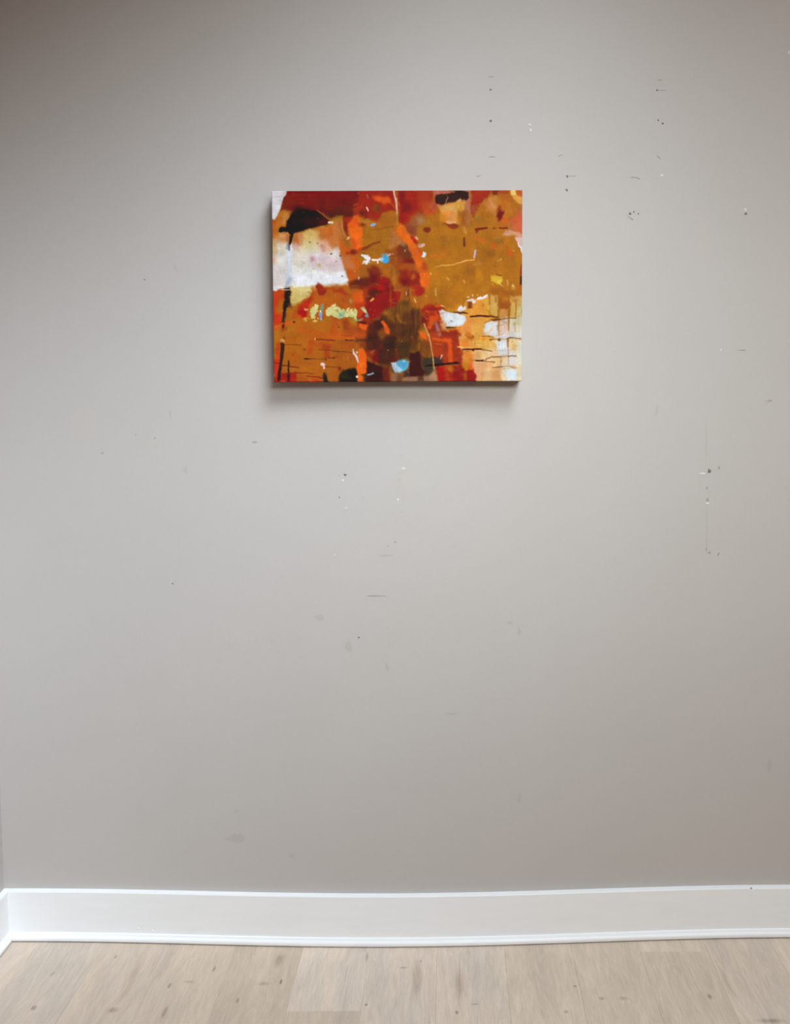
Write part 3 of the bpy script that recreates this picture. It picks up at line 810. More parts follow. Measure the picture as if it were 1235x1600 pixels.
P('20', [(60,690),(120,720),(250,930),(150,1000),(30,830)], (230,110,16), 3, .8)
P('21', [(250,230),(400,200),(480,300),(480,400),(340,400),(280,320)], (206,92,22), 4, .8)
P('21', [(380,580),(500,540),(520,680),(400,660)], (194,96,22), 4, .7)
P('21', [(490,480),(540,470),(620,640),(560,680),(500,600)], (176,72,26), 3.5, .9)
P('21', [(450,700),(560,690),(560,880),(520,930),(460,860)], (238,106,14), 3, .8)
L('21', [(590,790),(600,963)], [100,80], (216,102,20), 4, .85)
L('21', [(300,0),(370,90),(400,130)], [50,70,30], (182,44,20), 2.5)
L('21', [(430,200),(480,320)], [40,26], (196,72,26), 3, .8)
L('21', [(370,0),(400,30)], 40, (222,164,140), 2.4, .9)
P('21', [(400,130),(530,110),(545,150),(500,190),(430,200)], (224,172,148), 1.8)
E('21', 445, 150, 24, 16, (160,100,100), 0, 2, .7)
P('21', [(510,280),(580,300),(570,350),(540,390),(485,370)], (226,226,226), 1.5)
L('21', [(550,400),(590,450)], [40,30], (196,112,60), 2.4, .8)
E('22', 420, 80, 130, 96, (168,46,36), 0, 3)
P('22', [(300,0),(420,0),(400,200),(310,220)], (160,50,30), 4, .7)

# --- centre band, row 2 -------------------------------------------------------------------------------------------
P('12', [(480,0),(1240,0),(1240,420),(1100,460),(900,600),(800,640),(700,963),(480,963),(480,700),(460,430)], (140,34,18), 4)
P('12', [(0,0),(480,0),(600,100),(600,320),(460,430),(0,400)], (176,90,26), 4)
P('12', [(0,40),(260,40),(320,200),(0,110)], (164,58,24), 4, .85)
P('12', [(200,20),(400,20),(400,200),(240,110)], (170,96,26), 4, .8)
P('12', [(130,170),(400,300),(420,480),(120,440)], (176,86,26), 5, .8)
P('12', [(400,120),(580,130),(600,300),(500,400),(400,380),(390,240)], (218,88,18), 3)
P('12', [(400,330),(620,290),(640,420),(540,620),(460,580),(430,460)], (188,66,16), 4)
P('12', [(590,40),(700,20),(700,260),(600,250)], (148,60,22), 4, .9)
P('12', [(300,0),(700,0),(520,60),(340,60)], (104,52,24), 4, .85)
P('12', [(700,80),(860,50),(930,130),(820,200),(720,270),(640,250),(690,180)], (86,42,18), 4)
P('12', [(860,100),(1100,20),(1120,80),(900,170)], (112,34,18), 4, .8)
E('12', 930, 30, 80, 50, (166,32,18), 0, 4, .8)
P('12', [(860,200),(1080,110),(1240,120),(1240,330),(1060,420),(960,480),(860,460)], (138,34,18), 5, .8)
P('12', [(700,330),(880,300),(930,460),(800,520),(700,500)], (144,28,14), 6, .8)
L('12', [(1110,0),(1120,60),(1120,400)], [40,36,20], (156,72,36), 3, .7)
L('12', [(1160,40),(1160,120)], 30, (108,38,18), 3, .8)
P('12', [(1180,0),(1240,0),(1240,90),(1180,80)], (172,108,46), 3, .9)
L('12', [(730,290),(780,250)], [30,44], (216,144,80), 1.8)
E('12', 355, 300, 26, 44, (174,132,76), -10, 2.4)
E('12', 40, 185, 30, 26, (190,110,40), 0, 3, .7)
P('12', [(960,480),(1120,430),(1200,420),(1240,330),(1240,963),(620,963),(700,720),(860,640)], (86,50,24), 4)
P('12', [(1060,440),(1190,400),(1190,720),(1080,640),(1000,560),(960,500)], (138,86,34), 5, .85, streak=.3)
E('12', 1020, 520, 60, 40, (162,98,42), 0, 4, .8)
P('12', [(830,660),(940,640),(1000,780),(960,963),(640,963),(720,820)], (72,38,22), 6, .85)
P('12', [(640,780),(820,760),(840,963),(640,963)], (92,44,24), 7, .7)
P('12', [(820,600),(900,540),(940,560),(880,640)], (140,54,50), 4, .9)
P('12', [(880,880),(1000,800),(1100,930),(1060,963),(880,963)], (146,78,28), 5, .85)
P('12', [(930,680),(970,665),(1040,730),(1110,840),(1090,920),(1040,925),(1010,860),(980,770)], (220,90,22), 2)
P('12', [(450,620),(640,560),(700,600),(760,720),(640,740),(460,700)], (158,56,26), 5, .8)
P('12', [(0,580),(200,620),(360,740),(460,760),(480,963),(0,963)], (172,84,26), 5)
P('12', [(0,700),(80,700),(80,963),(0,963)], (190,82,16), 5, .9)
P('12', [(80,700),(200,660),(200,940),(100,940)], (176,98,26), 5, .8)
P('12', [(190,640),(300,620),(340,860),(210,860)], (152,66,26), 5, .85)
P('12', [(300,620),(460,640),(440,770),(360,740)], (176,112,32), 4, .9)
P('12', [(340,800),(500,780),(640,860),(640,963),(200,963)], (168,78,34), 5, .8)
P('12', [(0,880),(640,900),(640,963),(0,963)], (182,82,24), 5, .5)
E('12', 115, 795, 20, 14, (122,52,20), 0, 1.8)
# row 2 left
P('02', [(420,0),(840,0),(840,200),(700,240),(640,330),(560,370),(440,390),(420,300)], (210,184,116), 2)
P('02', [(570,20),(800,20),(800,120),(580,160)], (221,206,142), 5, .8)
P('02', [(430,120),(560,120),(560,330),(440,360)], (204,176,102), 5, .7)
P('02', [(840,40),(1240,40),(1240,600),(840,640),(820,300)], (180,92,26), 4)
P('02', [(850,190),(1100,200),(1080,330),(860,380)], (184,92,30), 5, .7)
P('02', [(1130,60),(1240,60),(1240,330),(1120,300)], (172,90,22), 5, .8)
P('02', [(460,390),(800,200),(860,280),(900,600),(700,963),(300,963),(320,500)], (176,104,26), 4)
P('02', [(550,400),(700,290),(800,210),(850,130),(850,260),(800,360),(760,480),(740,600),(640,620),(560,560)], (186,48,20), 3.5)
P('02', [(560,470),(720,470),(740,560),(660,610),(580,560)], (164,26,14), 5, .9)
P('02', [(470,460),(560,440),(560,600),(480,600)], (170,74,26), 5, .8)
L('02', [(500,590),(600,590)], 70, (200,82,30), 4, .7)
P('02', [(60,80),(310,80),(300,300),(270,640),(240,720),(70,780)], (198,62,24), 3.5)
P('02', [(160,100),(310,90),(300,200),(180,200)], (174,80,38), 5, .8)
P('02', [(200,260),(300,240),(280,540),(160,520),(150,460)], (174,104,28), 4, .9)
P('02', [(90,560),(250,600),(240,740),(90,760)], (204,60,28), 4, .8)
P('02', [(320,600),(440,460),(480,700),(400,760),(310,760)], (178,102,24), 4, .8)
P('02', [(70,860),(260,780),(260,963),(70,963)], (172,106,32), 4)
L('02', [(80,800),(180,780),(270,740),(440,710)], [40,40,30,60], (216,92,24), 3, .9)
P('02', [(90,830),(200,800),(160,870),(90,870)], (206,70,28), 3, .7)
P('02', [(310,30),(420,30),(405,260),(430,370),(350,440),(330,560),(310,700),(250,690),(280,480),(290,360)], (44,36,20), 2.4)
P('02', [(300,60),(420,20),(420,60),(300,70)], (48,60,84), 2, .8)
E('02', 400, 370, 40, 40, (90,54,28), 0, 4, .8)
L('02', [(330,560),(300,700)], 30, (80,36,20), 4, .6)
L('02', [(285,760),(280,820)], [60,50], (120,34,22), 2.6)
E('02', 280, 850, 36, 36, (170,66,44), 0, 3, .9)
L('02', [(345,800),(345,850)], 24, (120,70,16), 2, .8)
E('02', 490, 695, 24, 20, (104,46,14), 0, 2)
P('02', [(60,0),(300,0),(260,40),(200,60),(160,100),(80,80)], (228,222,226), 2)
P('02', [(430,-60),(840,-30),(780,10),(540,20),(480,30)], (228,224,220), 2)
L('02', [(210,60),(330,75),(410,75)], [14,20,10], (224,170,150), 1.4, .9)
L('02', [(220,40),(430,20)], 10, (220,206,206), 1.3, .9)
L('02', [(540,40),(800,35)], 8, (190,170,130), 1.6, .6)
P('02', [(840,0),(920,0),(940,60),(850,100)], (210,120,70), 4, .7)
P('02', [(900,0),(960,-60),(1060,20),(1110,70),(1110,120),(1060,180),(990,180),(940,80)], (146,46,16), 2.6)
L('02', [(1090,50),(1240,50)], [40,40], (168,62,22), 3, .7)
E('02', 740, 192, 22, 14, (164,130,60), 0, 2, .8)
P('02', [(670,440),(700,430),(775,445),(755,470),(700,470)], (236,168,120), 1.8)
E('02', 665, 440, 20, 10, (110,50,44), 0, 1.6, .7)
P('02', [(890,345),(965,370),(940,470),(900,540),(905,620),(850,630),(810,590),(820,540),(795,500),(810,460),(880,420)], (212,204,138), 1.8)
E('02', 707, 655, 36, 44, (206,160,82), 0, 2.2)
P('02', [(850,680),(890,640),(940,660),(930,715),(870,705)], (214,182,106), 1.6)
L('02', [(740,622),(860,628)], 12, (204,150,80), 1.6, .8)
L('02', [(1040,350),(1025,450),(1015,520)], [30,70,50], (104,144,106), 2.2)
L('02', [(1005,540),(1010,640)], [70,40], (140,156,192), 2.2)
L('02', [(1010,640),(1020,655)], 30, (186,170,196), 1.6, .8)
E('02', 1000, 492, 20, 22, (224,232,190), 0, 1.6)
E('02', 1030, 390, 26, 40, (116,166,140), 0, 3, .7)
P('02', [(540,790),(900,840),(1190,900),(1160,963),(540,900)], (196,88,20), 4, .8)
P('02', [(620,640),(860,720),(840,800),(560,760)], (186,92,28), 5, .7)
P('02', [(880,700),(1240,640),(1240,840),(900,830)], (178,96,20), 5, .7)
P('02', [(1180,800),(1240,740),(1240,963),(1180,963)], (184,72,16), 4, .85)

# yellow-green lace stroke
P('12', [(-130,560),(-140,480),(-60,400),(60,345),(70,400),(120,400),(180,460),(230,500),(280,440),(320,420),(350,480),(400,470),(430,430),(465,500),(465,590),(440,600),(470,650),(440,680),(400,640),(380,560),(320,590),(200,590),(130,620),(60,600),(0,580)], (206,202,134), 1.7, warp=1.3)
E('12', 330, 470, 22, 30, (184,92,30), 0, 2, .8)
E('12', 170, 560, 70, 44, (118,166,136), -20, 3.5, .9)
E('12', 200, 520, 30, 26, (140,190,180), 0, 3, .7)
E('12', 20, 420, 46, 40, (214,208,140), 0, 3, .8)
E('12', 440, 655, 36, 26, (120,158,90), 0, 2.2, .9)
P('12', [(480,650),(580,620),(560,660),(500,680)], (150,146,138), 2)
P('12', [(500,690),(640,690),(640,720),(520,715)], (62,38,24), 2.2)
P('12', [(510,740),(620,735),(690,760),(640,840),(570,850),(510,800)], (222,94,16), 2.4)
P('12', [(540,420),(600,395),(650,460),(675,540),(640,530),(580,480)], (200,200,150), 2)
E('12', 575, 430, 30, 22, (146,180,130), 20, 2, .8)
P('12', [(620,560),(670,530),(692,600),(650,615)], (128,140,152), 1.8)
# --- row 3 left ----------------------------------------------------------------------------------------------------
P('03', [(60,0),(1240,0),(1240,963),(60,963)], (176,96,20), 3, .85)
P('03', [(80,0),(260,0),(240,160),(140,180),(120,480),(80,480)], (180,108,28), 3)
P('03', [(740,0),(1240,0),(1240,140),(900,170),(740,110)], (192,92,22), 5, .8)
P('03', [(1200,0),(1500,0),(1500,90),(1200,90)], (196,88,20), 4, .9)
P('03', [(150,170),(240,170),(225,480),(130,480)], (190,72,34), 3)
P('03', [(80,480),(220,470),(190,880),(90,880)], (190,56,26), 3.5)
P('03', [(300,420),(400,500),(520,640),(360,700),(250,680)], (168,98,34), 5, .7)
P('03', [(770,130),(870,130),(860,260),(840,380),(740,400),(760,240)], (184,76,16), 4, .9)
P('03', [(430,380),(500,360),(540,600),(450,600)], (184,86,20), 5, .8)
E('03', 470, 400, 22, 26, (170,60,20), 0, 3, .8)
P('03', [(880,170),(1240,150),(1240,260),(1180,300),(1180,460),(1060,460),(1060,300),(900,240)], (176,78,26), 4, .85)
P('03', [(1060,190),(1170,200),(1180,440),(1080,440)], (158,66,24), 4, .8)
P('03', [(860,640),(1240,640),(1240,900),(1140,860),(1060,760),(880,800)], (166,96,22), 4, .8)
P('03', [(940,690),(1060,690),(1060,760),(940,760)], (180,84,30), 4, .7)
P('03', [(240,750),(540,750),(560,860),(1060,860),(1080,920),(90,920),(90,880)], (168,42,18), 3.5)
P('03', [(250,750),(400,760),(400,840),(250,840)], (142,42,18), 5, .8)
P('03', [(600,770),(820,770),(700,850),(560,850)], (172,86,26), 4, .85)
L('03', [(210,910),(320,915)], 16, (206,140,90), 2, .7)
P('03', [(830,830),(1050,860),(1070,900),(830,900)], (192,56,36), 3, .7)
L('03', [(255,190),(275,210),(245,500),(215,700),(195,880)], [50,70,62,60,44], (60,40,28), 2.2)
L('03', [(215,700),(195,880)], [40,40], (52,22,20), 3, .7)
L('03', [(380,520),(385,880)], [30,44], (50,34,14), 2.2)
L('03', [(385,760),(388,900)], [40,36], (88,32,14), 3, .6)
P('03', [(215,110),(270,80),(310,100),(295,155),(250,145)], (226,160,96), 2)
L('03', [(290,50),(310,95)], [26,20], (120,58,20), 1.6, .9)
L('03', [(320,200),(450,195),(560,195),(640,215)], [16,18,18,8], (128,66,14), 1.6)
L('03', [(90,545),(190,565)], 22, (120,36,20), 2)
L('03', [(260,595),(400,612),(500,630),(590,640)], [24,24,20,12], (104,48,16), 1.8)
L('03', [(320,750),(560,745),(720,745),(880,765)], [16,18,16,10], (130,48,14), 1.8)
L('03', [(740,810),(900,825),(1060,845)], [14,18,24], (128,40,16), 1.8)
L('03', [(690,475),(780,475),(900,470),(1060,480)], [24,24,10,8], (100,52,12), 1.6, .9)
E('03', 730, 473, 46, 12, (70,34,8), 0, 1.8)
E('03', 1040, 470, 40, 16, (126,100,20), 0, 2.5, .7)
L('03', [(910,92),(1100,100),(1240,108)], [22,20,26], (116,52,12), 1.8)
E('03', 898, 92, 14, 18, (236,190,110), 0, 1.5)
L('03', [(960,292),(1120,300),(1240,312)], [14,18,20], (120,62,14), 1.8)
L('03', [(1150,450),(1240,450)], 18, (116,52,16), 2)
E('03', 1100, 475, 24, 30, (136,50,14), 0, 2.2, .9)
L('03', [(1100,630),(1240,632)], 16, (116,62,14), 2)
E('03', 690, 285, 20, 20, (130,64,14), 0, 1.8, .9)
P('03', [(1000,565),(1040,550),(1085,575),(1080,630),(1090,665),(1060,670),(1050,625),(1010,600)], (232,208,206), 1.6)
P('03', [(1045,790),(1070,755),(1110,775),(1150,850),(1190,920),(1100,900),(1050,850)], (44,38,26), 2.4)
E('03', 100, 790, 14, 26, (226,180,160), 0, 1.6)
L('03', [(75,20),(72,140)], [14,10], (140,50,30), 1.4, .7)
E('03', 520, 90, 20, 20, (186,78,24), 0, 3, .6)
# row 3 middle-left
P('13', [(0,110),(480,110),(500,420),(460,660),(200,680),(140,900),(0,963)], (166,86,24), 4, .85)
P('13', [(60,30),(400,50),(440,90),(280,100),(80,80)], (212,90,24), 3, .9)
P('13', [(400,0),(640,0),(580,70),(420,60)], (186,76,30), 4, .8)
P('13', [(180,130),(480,130),(500,260),(300,270),(180,250)], (160,78,26), 5, .7)
P('13', [(440,70),(640,60),(700,120),(700,160),(500,150),(440,140)], (104,48,26), 4, .9)
L('13', [(160,15),(380,35)], [12,18], (140,60,20), 1.6, .9)
L('13', [(250,110),(400,115)], [26,20], (104,44,12), 2)
L('13', [(0,105),(40,112)], 22, (130,56,16), 2)
P('13', [(700,0),(1240,0),(1240,560),(900,560),(720,440),(640,280),(620,100)], (70,40,26), 5)
P('13', [(960,120),(1240,100),(1240,260),(1000,260)], (60,44,26), 6, .8)
P('13', [(880,150),(980,160),(990,260),(900,300)], (98,42,26), 5, .8)
P('13', [(890,0),(1020,0),(980,90),(920,90)], (140,82,28), 5, .8)
P('13', [(640,130),(740,120),(760,240),(640,260)], (98,50,24), 5, .8)
P('13', [(520,160),(640,150),(640,270),(520,260)], (140,56,28), 5, .85)
P('13', [(640,300),(880,320),(890,520),(780,540),(720,450),(640,460)], (132,40,22), 4, .95)
P('13', [(800,360),(880,340),(885,540),(790,540)], (108,24,20), 5, .8)
P('13', [(700,300),(800,310),(800,380),(680,450),(660,360)], (146,68,32), 5, .6)
P('13', [(890,300),(1150,300),(1240,460),(1130,520),(900,540)], (76,44,38), 6, .9)
P('13', [(1130,480),(1240,440),(1240,530),(1140,530)], (110,36,34), 4, .8)
P('13', [(640,470),(760,540),(980,640),(1000,900),(640,900),(600,820)], (56,20,22), 4)
P('13', [(960,640),(1100,600),(1110,900),(980,900)], (96,34,30), 5, .9)
P('13', [(900,540),(1120,540),(1100,600),(920,640)], (60,34,34), 5, .7)
P('13', [(110,900),(110,810),(200,690),(320,670),(460,690),(500,800),(480,910)], (42,36,24), 3)
E('13', 220, 790, 70, 60, (44,52,30), 0, 5, .7)
P('13', [(380,680),(480,660),(480,800),(420,900),(360,800)], (36,24,22), 4, .8)
P('13', [(510,300),(560,280),(620,310),(660,380),(650,760),(560,790),(600,860),(590,905),(500,910),(480,760),(460,680),(470,560),(495,520),(490,420)], (230,98,12), 2.2)
L('13', [(530,560),(555,680)], [20,30], (226,124,50), 2.5, .8)
P('13', [(540,770),(640,740),(800,720),(820,770),(760,800),(660,840),(580,820)], (70,52,40), 3)
E('13', 620, 880, 30, 30, (70,56,60), 0, 3, .8)
L('13', [(680,785),(780,760)], [24,26], (150,168,190), 1.8)
L('13', [(400,280),(410,370),(460,430),(490,540)], [14,36,40,20], (222,200,198), 1.6)
E('13', 468, 350, 22, 26, (214,166,130), 0, 1.6)
E('13', 472, 820, 24, 24, (240,222,206), -20, 1.5)
L('13', [(305,420),(305,480)], [10,8], (214,140,80), 1.5, .8)
E('13', 130, 660, 34, 40, (136,52,20), 0, 2.8, .85)
E('13', 60, 440, 36, 24, (136,56,20), 0, 3, .7)
E('13', 15, 455, 22, 20, (70,44,12), 0, 2.4, .8)
L('13', [(0,318),(180,330),(380,345)], [20,20,14], (116,66,12), 2)
L('13', [(0,632),(90,632)], 16, (120,66,16), 2)
L('13', [(740,350),(800,315)], [30,20], (160,90,66), 2.4, .8)
E('13', 1072, 305, 16, 14, (136,88,72), 0, 1.8, .9)
P('13', [(1130,540),(1240,530),(1240,750),(1190,750),(1150,670)], (176,196,214), 2)
P('13', [(1110,800),(1240,740),(1240,890),(1130,880)], (142,100,84), 4, .9)
P('13', [(1110,600),(1150,640),(1200,760),(1140,740)], (50,42,40), 3, .7)
L('13', [(640,900),(1100,895)], 20, (84,36,30), 2.4, .5)
# --- row 2/3 centre-right ------------------------------------------------------------------------------------------
P('22', [(0,90),(80,100),(70,240),(30,330),(0,330)], (156,38,18), 3)
P('22', [(80,0),(290,0),(290,220),(240,280),(100,260),(80,100)], (148,76,36), 4, .9, streak=.3)
P('22', [(0,340),(100,260),(260,280),(440,420),(460,560),(440,963),(0,963)], (94,58,26), 4, .95, streak=.3)
P('22', [(40,370),(260,380),(300,520),(140,560),(40,520)], (122,80,28), 6, .8, streak=.4)
P('22', [(140,520),(320,460),(420,540),(420,700),(200,700)], (88,48,22), 6, .8)
P('22', [(0,720),(440,740),(440,963),(0,963)], (82,48,26), 5, .85, streak=.3)
P('22', [(80,860),(300,850),(260,963),(60,963)], (70,50,24), 6, .6)
L('22', [(15,560),(50,650),(110,710),(180,720)], [50,50,34,24], (152,92,32), 3, .85)
E('22', 290, 700, 110, 18, (108,62,40), -6, 4, .6)
P('22', [(290,220),(560,200),(720,180),(740,340),(600,400),(480,440),(260,400)], (174,98,24), 5, .9)
P('22', [(460,440),(600,360),(760,340),(860,380),(960,440),(900,470),(820,480),(850,700),(870,963),(600,963),(580,820),(470,740),(470,560)], (150,44,18), 3.5)
P('22', [(470,520),(560,500),(560,600),(480,600)], (156,74,40), 5, .7)
P('22', [(480,600),(560,600),(600,680),(500,740),(450,740)], (106,40,20), 5, .8)
P('22', [(640,560),(780,540),(820,640),(700,700),(640,840),(610,820),(640,660)], (218,84,20), 4, .9)
L('22', [(560,490),(640,490),(760,510)], [18,30,16], (204,76,36), 2.4, .9)
L('22', [(560,630),(680,625),(780,620)], [10,16,10], (204,80,24), 2.2, .9)
L('22', [(760,380),(860,390)], 50, (216,92,34), 3, .9)
L('22', [(860,380),(935,400)], [24,24], (238,178,100), 1.8)
E('22', 650, 430, 70, 40, (142,36,22), 0, 5, .7)
P('22', [(660,680),(760,660),(720,760),(660,760)], (196,102,26), 4, .8)
E('22', 640, 810, 30, 30, (224,96,30), 0, 3, .8)
P('22', [(740,680),(800,720),(840,850),(850,963),(790,963),(770,820),(730,740)], (152,112,124), 3, .9)
P('22', [(600,860),(760,840),(780,963),(620,963)], (138,62,22), 5, .7)
L('22', [(190,120),(195,160)], [26,30], (190,144,124), 2.2, .8)
L('22', [(235,80),(215,180)], [24,28], (84,36,26), 2.2, .8)
L('22', [(345,250),(370,310)], [22,30], (222,164,92), 1.8)
L('22', [(755,40),(750,120),(760,180)], [26,44,30], (192,146,78), 2.2)
E('22', 565, 195, 30, 24, (196,128,50), 0, 2.6, .7)
E('22', 270, 80, 20, 60, (176,98,62), 0, 3, .6)
P('22', [(440,740),(540,720),(560,820),(480,860),(430,820)], (120,64,34), 5, .7)
# orange field lower centre-right
P('23', [(500,0),(1240,-100),(1240,600),(720,620),(640,300),(520,200)], (164,60,20), 4)
P('23', [(860,-60),(1240,-60),(1240,40),(860,50)], (142,50,22), 4, .8)
P('23', [(1060,60),(1240,20),(1240,560),(1100,560)], (152,52,20), 4, .8)
P('23', [(740,160),(1000,160),(1000,340),(800,320)], (166,62,22), 5, .6)
E('23', 965, 290, 30, 50, (128,46,26), 0, 5, .7)
P('23', [(720,60),(900,80),(1040,90),(1070,130),(960,140),(820,130),(710,100)], (222,92,20), 3)
P('23', [(1000,100),(1060,110),(1070,300),(1100,420),(1085,640),(1080,750),(1040,750),(1050,560),(1000,560),(990,360)], (214,82,20), 3)
L('23', [(760,180),(860,190)], [18,26], (214,96,54), 2.4, .9)
P('23', [(760,600),(960,610),(1000,700),(1060,760),(1240,700),(1240,890),(800,890),(740,680)], (160,44,20), 3)
P('23', [(760,640),(900,640),(920,880),(820,885)], (164,24,14), 4, .9)
P('23', [(1080,600),(1240,590),(1240,890),(1100,880)], (136,34,18), 4, .85)
L('23', [(950,640),(970,760),(990,890)], [70,50,50], (190,66,24), 4, .7)
P('23', [(440,-60),(540,-20),(600,90),(570,120),(520,60),(430,60)], (228,98,14), 2.6)
P('23', [(0,0),(430,0),(420,160),(300,300),(0,180)], (78,46,26), 5, .9, streak=.2)
P('23', [(0,180),(260,160),(260,480),(40,500),(0,400)], (62,46,24), 6, .9)
P('23', [(260,160),(440,120),(440,340),(260,340)], (92,58,26), 5, .85, streak=.3)
P('23', [(440,120),(600,100),(680,300),(640,420),(500,440),(440,300)], (120,68,26), 5, .95, streak=.35)
L('23', [(500,220),(540,380)], 40, (134,76,18), 5, .7)
E('23', 350, 120, 40, 50, (122,54,32), 0, 5, .6)
P('23', [(0,300),(50,320),(40,500),(0,510)], (100,42,32), 4, .8)
P('23', [(250,360),(420,330),(470,420),(490,640),(560,720),(500,860),(250,830),(240,600)], (62,26,22), 4)
P('23', [(330,420),(470,430),(480,600),(330,640)], (66,22,18), 6, .7)
P('23', [(490,440),(680,420),(860,460),(880,540),(700,640),(760,680),(700,780),(560,830),(520,700),(480,600)], (66,56,46), 4)
P('23', [(720,440),(880,450),(860,560),(740,560)], (70,50,54), 4, .8)
P('23', [(120,700),(260,680),(260,840),(130,840)], (58,46,52), 4, .9)
P('23', [(0,760),(120,740),(110,890),(0,890)], (104,66,56), 4, .9)
P('23', [(140,845),(400,820),(640,800),(740,700),(800,860),(800,890),(140,893)], (150,110,88), 3, .95)
P('23', [(640,780),(740,680),(800,880),(640,880)], (178,132,100), 4, .8)
P('23', [(400,760),(540,700),(520,860),(420,850)], (60,32,26), 4, .7)
P('23', [(0,520),(60,490),(140,485),(230,520),(240,600),(180,690),(80,730),(20,740),(0,700)], (86,164,202), 2.2)
P('23', [(0,600),(60,620),(100,690),(40,735),(0,720)], (190,212,226), 3, .9)
E('23', 140, 600, 44, 60, (64,140,176), 0, 4, .6)
E('23', 140, 520, 26, 20, (160,200,216), 0, 2.4, .8)
L('23', [(570,610),(800,585),(1000,565),(1130,555),(1210,552)], [26,50,34,50,16], (34,20,20), 2)
P('23', [(600,-20),(640,0),(680,250),(720,440),(740,660),(715,680),(690,420),(650,220)], (190,142,86), 1.7)
L('22', [(535,740),(580,860),(610,963)], [30,36,36], (196,140,82), 1.7)
L('23', [(875,410),(845,480)], [34,14], (214,160,146), 1.6)
E('23', 290, 50, 22, 20, (118,76,54), 0, 2, .8)
E('23', 825, 5, 40, 22, (160,130,150), 0, 3, .8)

# --- pale lower right ----------------------------------------------------------------------------------------------
P('32', [(0,0),(1190,0),(1190,240),(960,210),(720,210),(540,160),(320,240),(120,260),(60,400),(-120,480),(-320,460),(-300,0)], (176,108,26), 4, .85)
P('32', [(0,0),(560,0),(540,140),(280,220),(120,220),(0,340)], (178,114,28), 4, .8)
P('32', [(560,60),(1060,80),(1000,200),(600,180)], (162,94,22), 5, .9)
P('22', [(1240,330),(1180,400),(1100,480),(960,480),(960,420),(1100,440)], (204,140,46), 4, .9)
P('32', [(-100,480),(60,400),(120,280),(540,200),(560,600),(700,600),(460,700),(420,963),(-60,963),(-90,620)], (220,152,64), 3.5)
P('32', [(220,320),(420,300),(480,480),(240,540)], (216,140,56), 5, .8)
P('32', [(380,250),(560,230),(560,440),(480,480),(460,330)], (216,162,66), 5, .8)
P('32', [(0,640),(180,600),(340,700),(200,963),(0,963)], (224,142,70), 5, .8)
P('32', [(200,760),(440,680),(440,900),(240,940)], (226,168,80), 5, .8)
P('32', [(540,150),(720,190),(720,600),(590,560),(560,360)], (206,158,88), 3.5)
P('32', [(590,400),(700,400),(700,560),(600,560)], (210,170,80), 4, .8)
L('32', [(560,160),(560,350)], [36,30], (168,104,20), 2.6, .9)
L('32', [(680,220),(680,310)], 30, (156,96,24), 2.6, .8)
P('32', [(730,200),(960,200),(950,430),(900,460),(860,500),(740,460)], (164,94,24), 3)
P('32', [(740,330),(950,330),(900,470),(800,480)], (156,84,16), 4, .8)
E('32', 870, 240, 50, 34, (190,122,50), 0, 4, .8)
P('32', [(750,460),(920,430),(920,640),(750,620)], (200,138,76), 3)
P('32', [(960,200),(1190,200),(1190,620),(960,620)], (204,164,90), 3)
P('32', [(1080,400),(1190,380),(1190,640),(1080,620)], (202,182,120), 4, .9)
E('32', 1050, 270, 60, 36, (184,112,44), 0, 3.5, .9)
P('32', [(740,640),(1190,600),(1190,1100),(740,1100)], (212,200,184), 4)
P('32', [(750,660),(920,660),(920,963),(750,963)], (212,186,172), 4, .9)
P('32', [(770,740),(900,740),(900,880),(770,880)], (220,182,158), 5, .7)
P('32', [(960,640),(1190,620),(1190,760),(960,760)], (208,196,154), 4, .9)
P('32', [(1080,800),(1170,800),(1170,963),(1080,963)], (220,208,182), 4, .8)
P('33', [(-20,0),(1190,0),(1190,890),(300,890),(240,700),(40,520),(0,300)], (224,186,140), 3)
P('33', [(0,0),(560,0),(560,260),(360,300),(0,250)], (218,148,66), 4, .95)
P('33', [(300,30),(640,50),(560,140),(300,130)], (228,158,56), 4, .9)
P('33', [(200,120),(700,100),(700,260),(560,300),(330,220)], (226,178,92), 5, .85)
P('33', [(0,80),(150,100),(160,240),(0,250)], (222,128,50), 4, .9)
P('33', [(30,300),(240,300),(280,520),(200,560),(40,480)], (222,136,62), 4)
P('33', [(60,380),(220,360),(210,480),(100,500)], (220,124,44), 4, .7)
P('33', [(240,310),(420,330),(420,500),(280,500)], (220,164,98), 5, .9)
P('33', [(380,330),(520,340),(520,440),(440,480)], (226,194,128), 4, .9)
P('33', [(520,330),(700,350),(700,430),(540,420)], (232,190,150), 5, .9)
P('33', [(240,540),(600,540),(600,880),(300,880)], (222,164,112), 5)
P('33', [(260,600),(380,600),(390,800),(300,860)], (216,150,110), 6, .8)
P('33', [(420,660),(580,640),(600,880),(460,880)], (222,180,130), 5, .85)
P('33', [(600,660),(780,640),(790,880),(600,880)], (206,148,92), 5, .85)
P('33', [(660,480),(780,480),(780,640),(620,620)], (226,184,124), 5, .8)
P('33', [(780,480),(920,440),(940,640),(880,880),(790,880)], (228,204,170), 5)
P('33', [(680,120),(920,100),(920,400),(740,400)], (214,218,224), 4)
P('33', [(920,100),(1100,100),(1080,320),(940,320)], (224,198,142), 4)
E('33', 1050, 240, 46, 80, (218,168,98), 0, 4, .8)
P('33', [(930,320),(1090,320),(1090,600),(940,600)], (214,212,216), 5, .9)
P('33', [(1090,120),(1190,120),(1190,600),(1090,600)], (216,216,200), 4, .95)
P('33', [(860,660),(1100,680),(1100,870),(900,870)], (212,224,230), 4)
P('33', [(1100,600),(1190,600),(1190,880),(1110,870)], (222,208,172), 3, .95)
P('33', [(700,0),(1190,0),(1190,60),(700,60)], (210,208,210), 3, .9)
E('33', 820, 50, 50, 26, (188,192,220), 0, 4, .7)
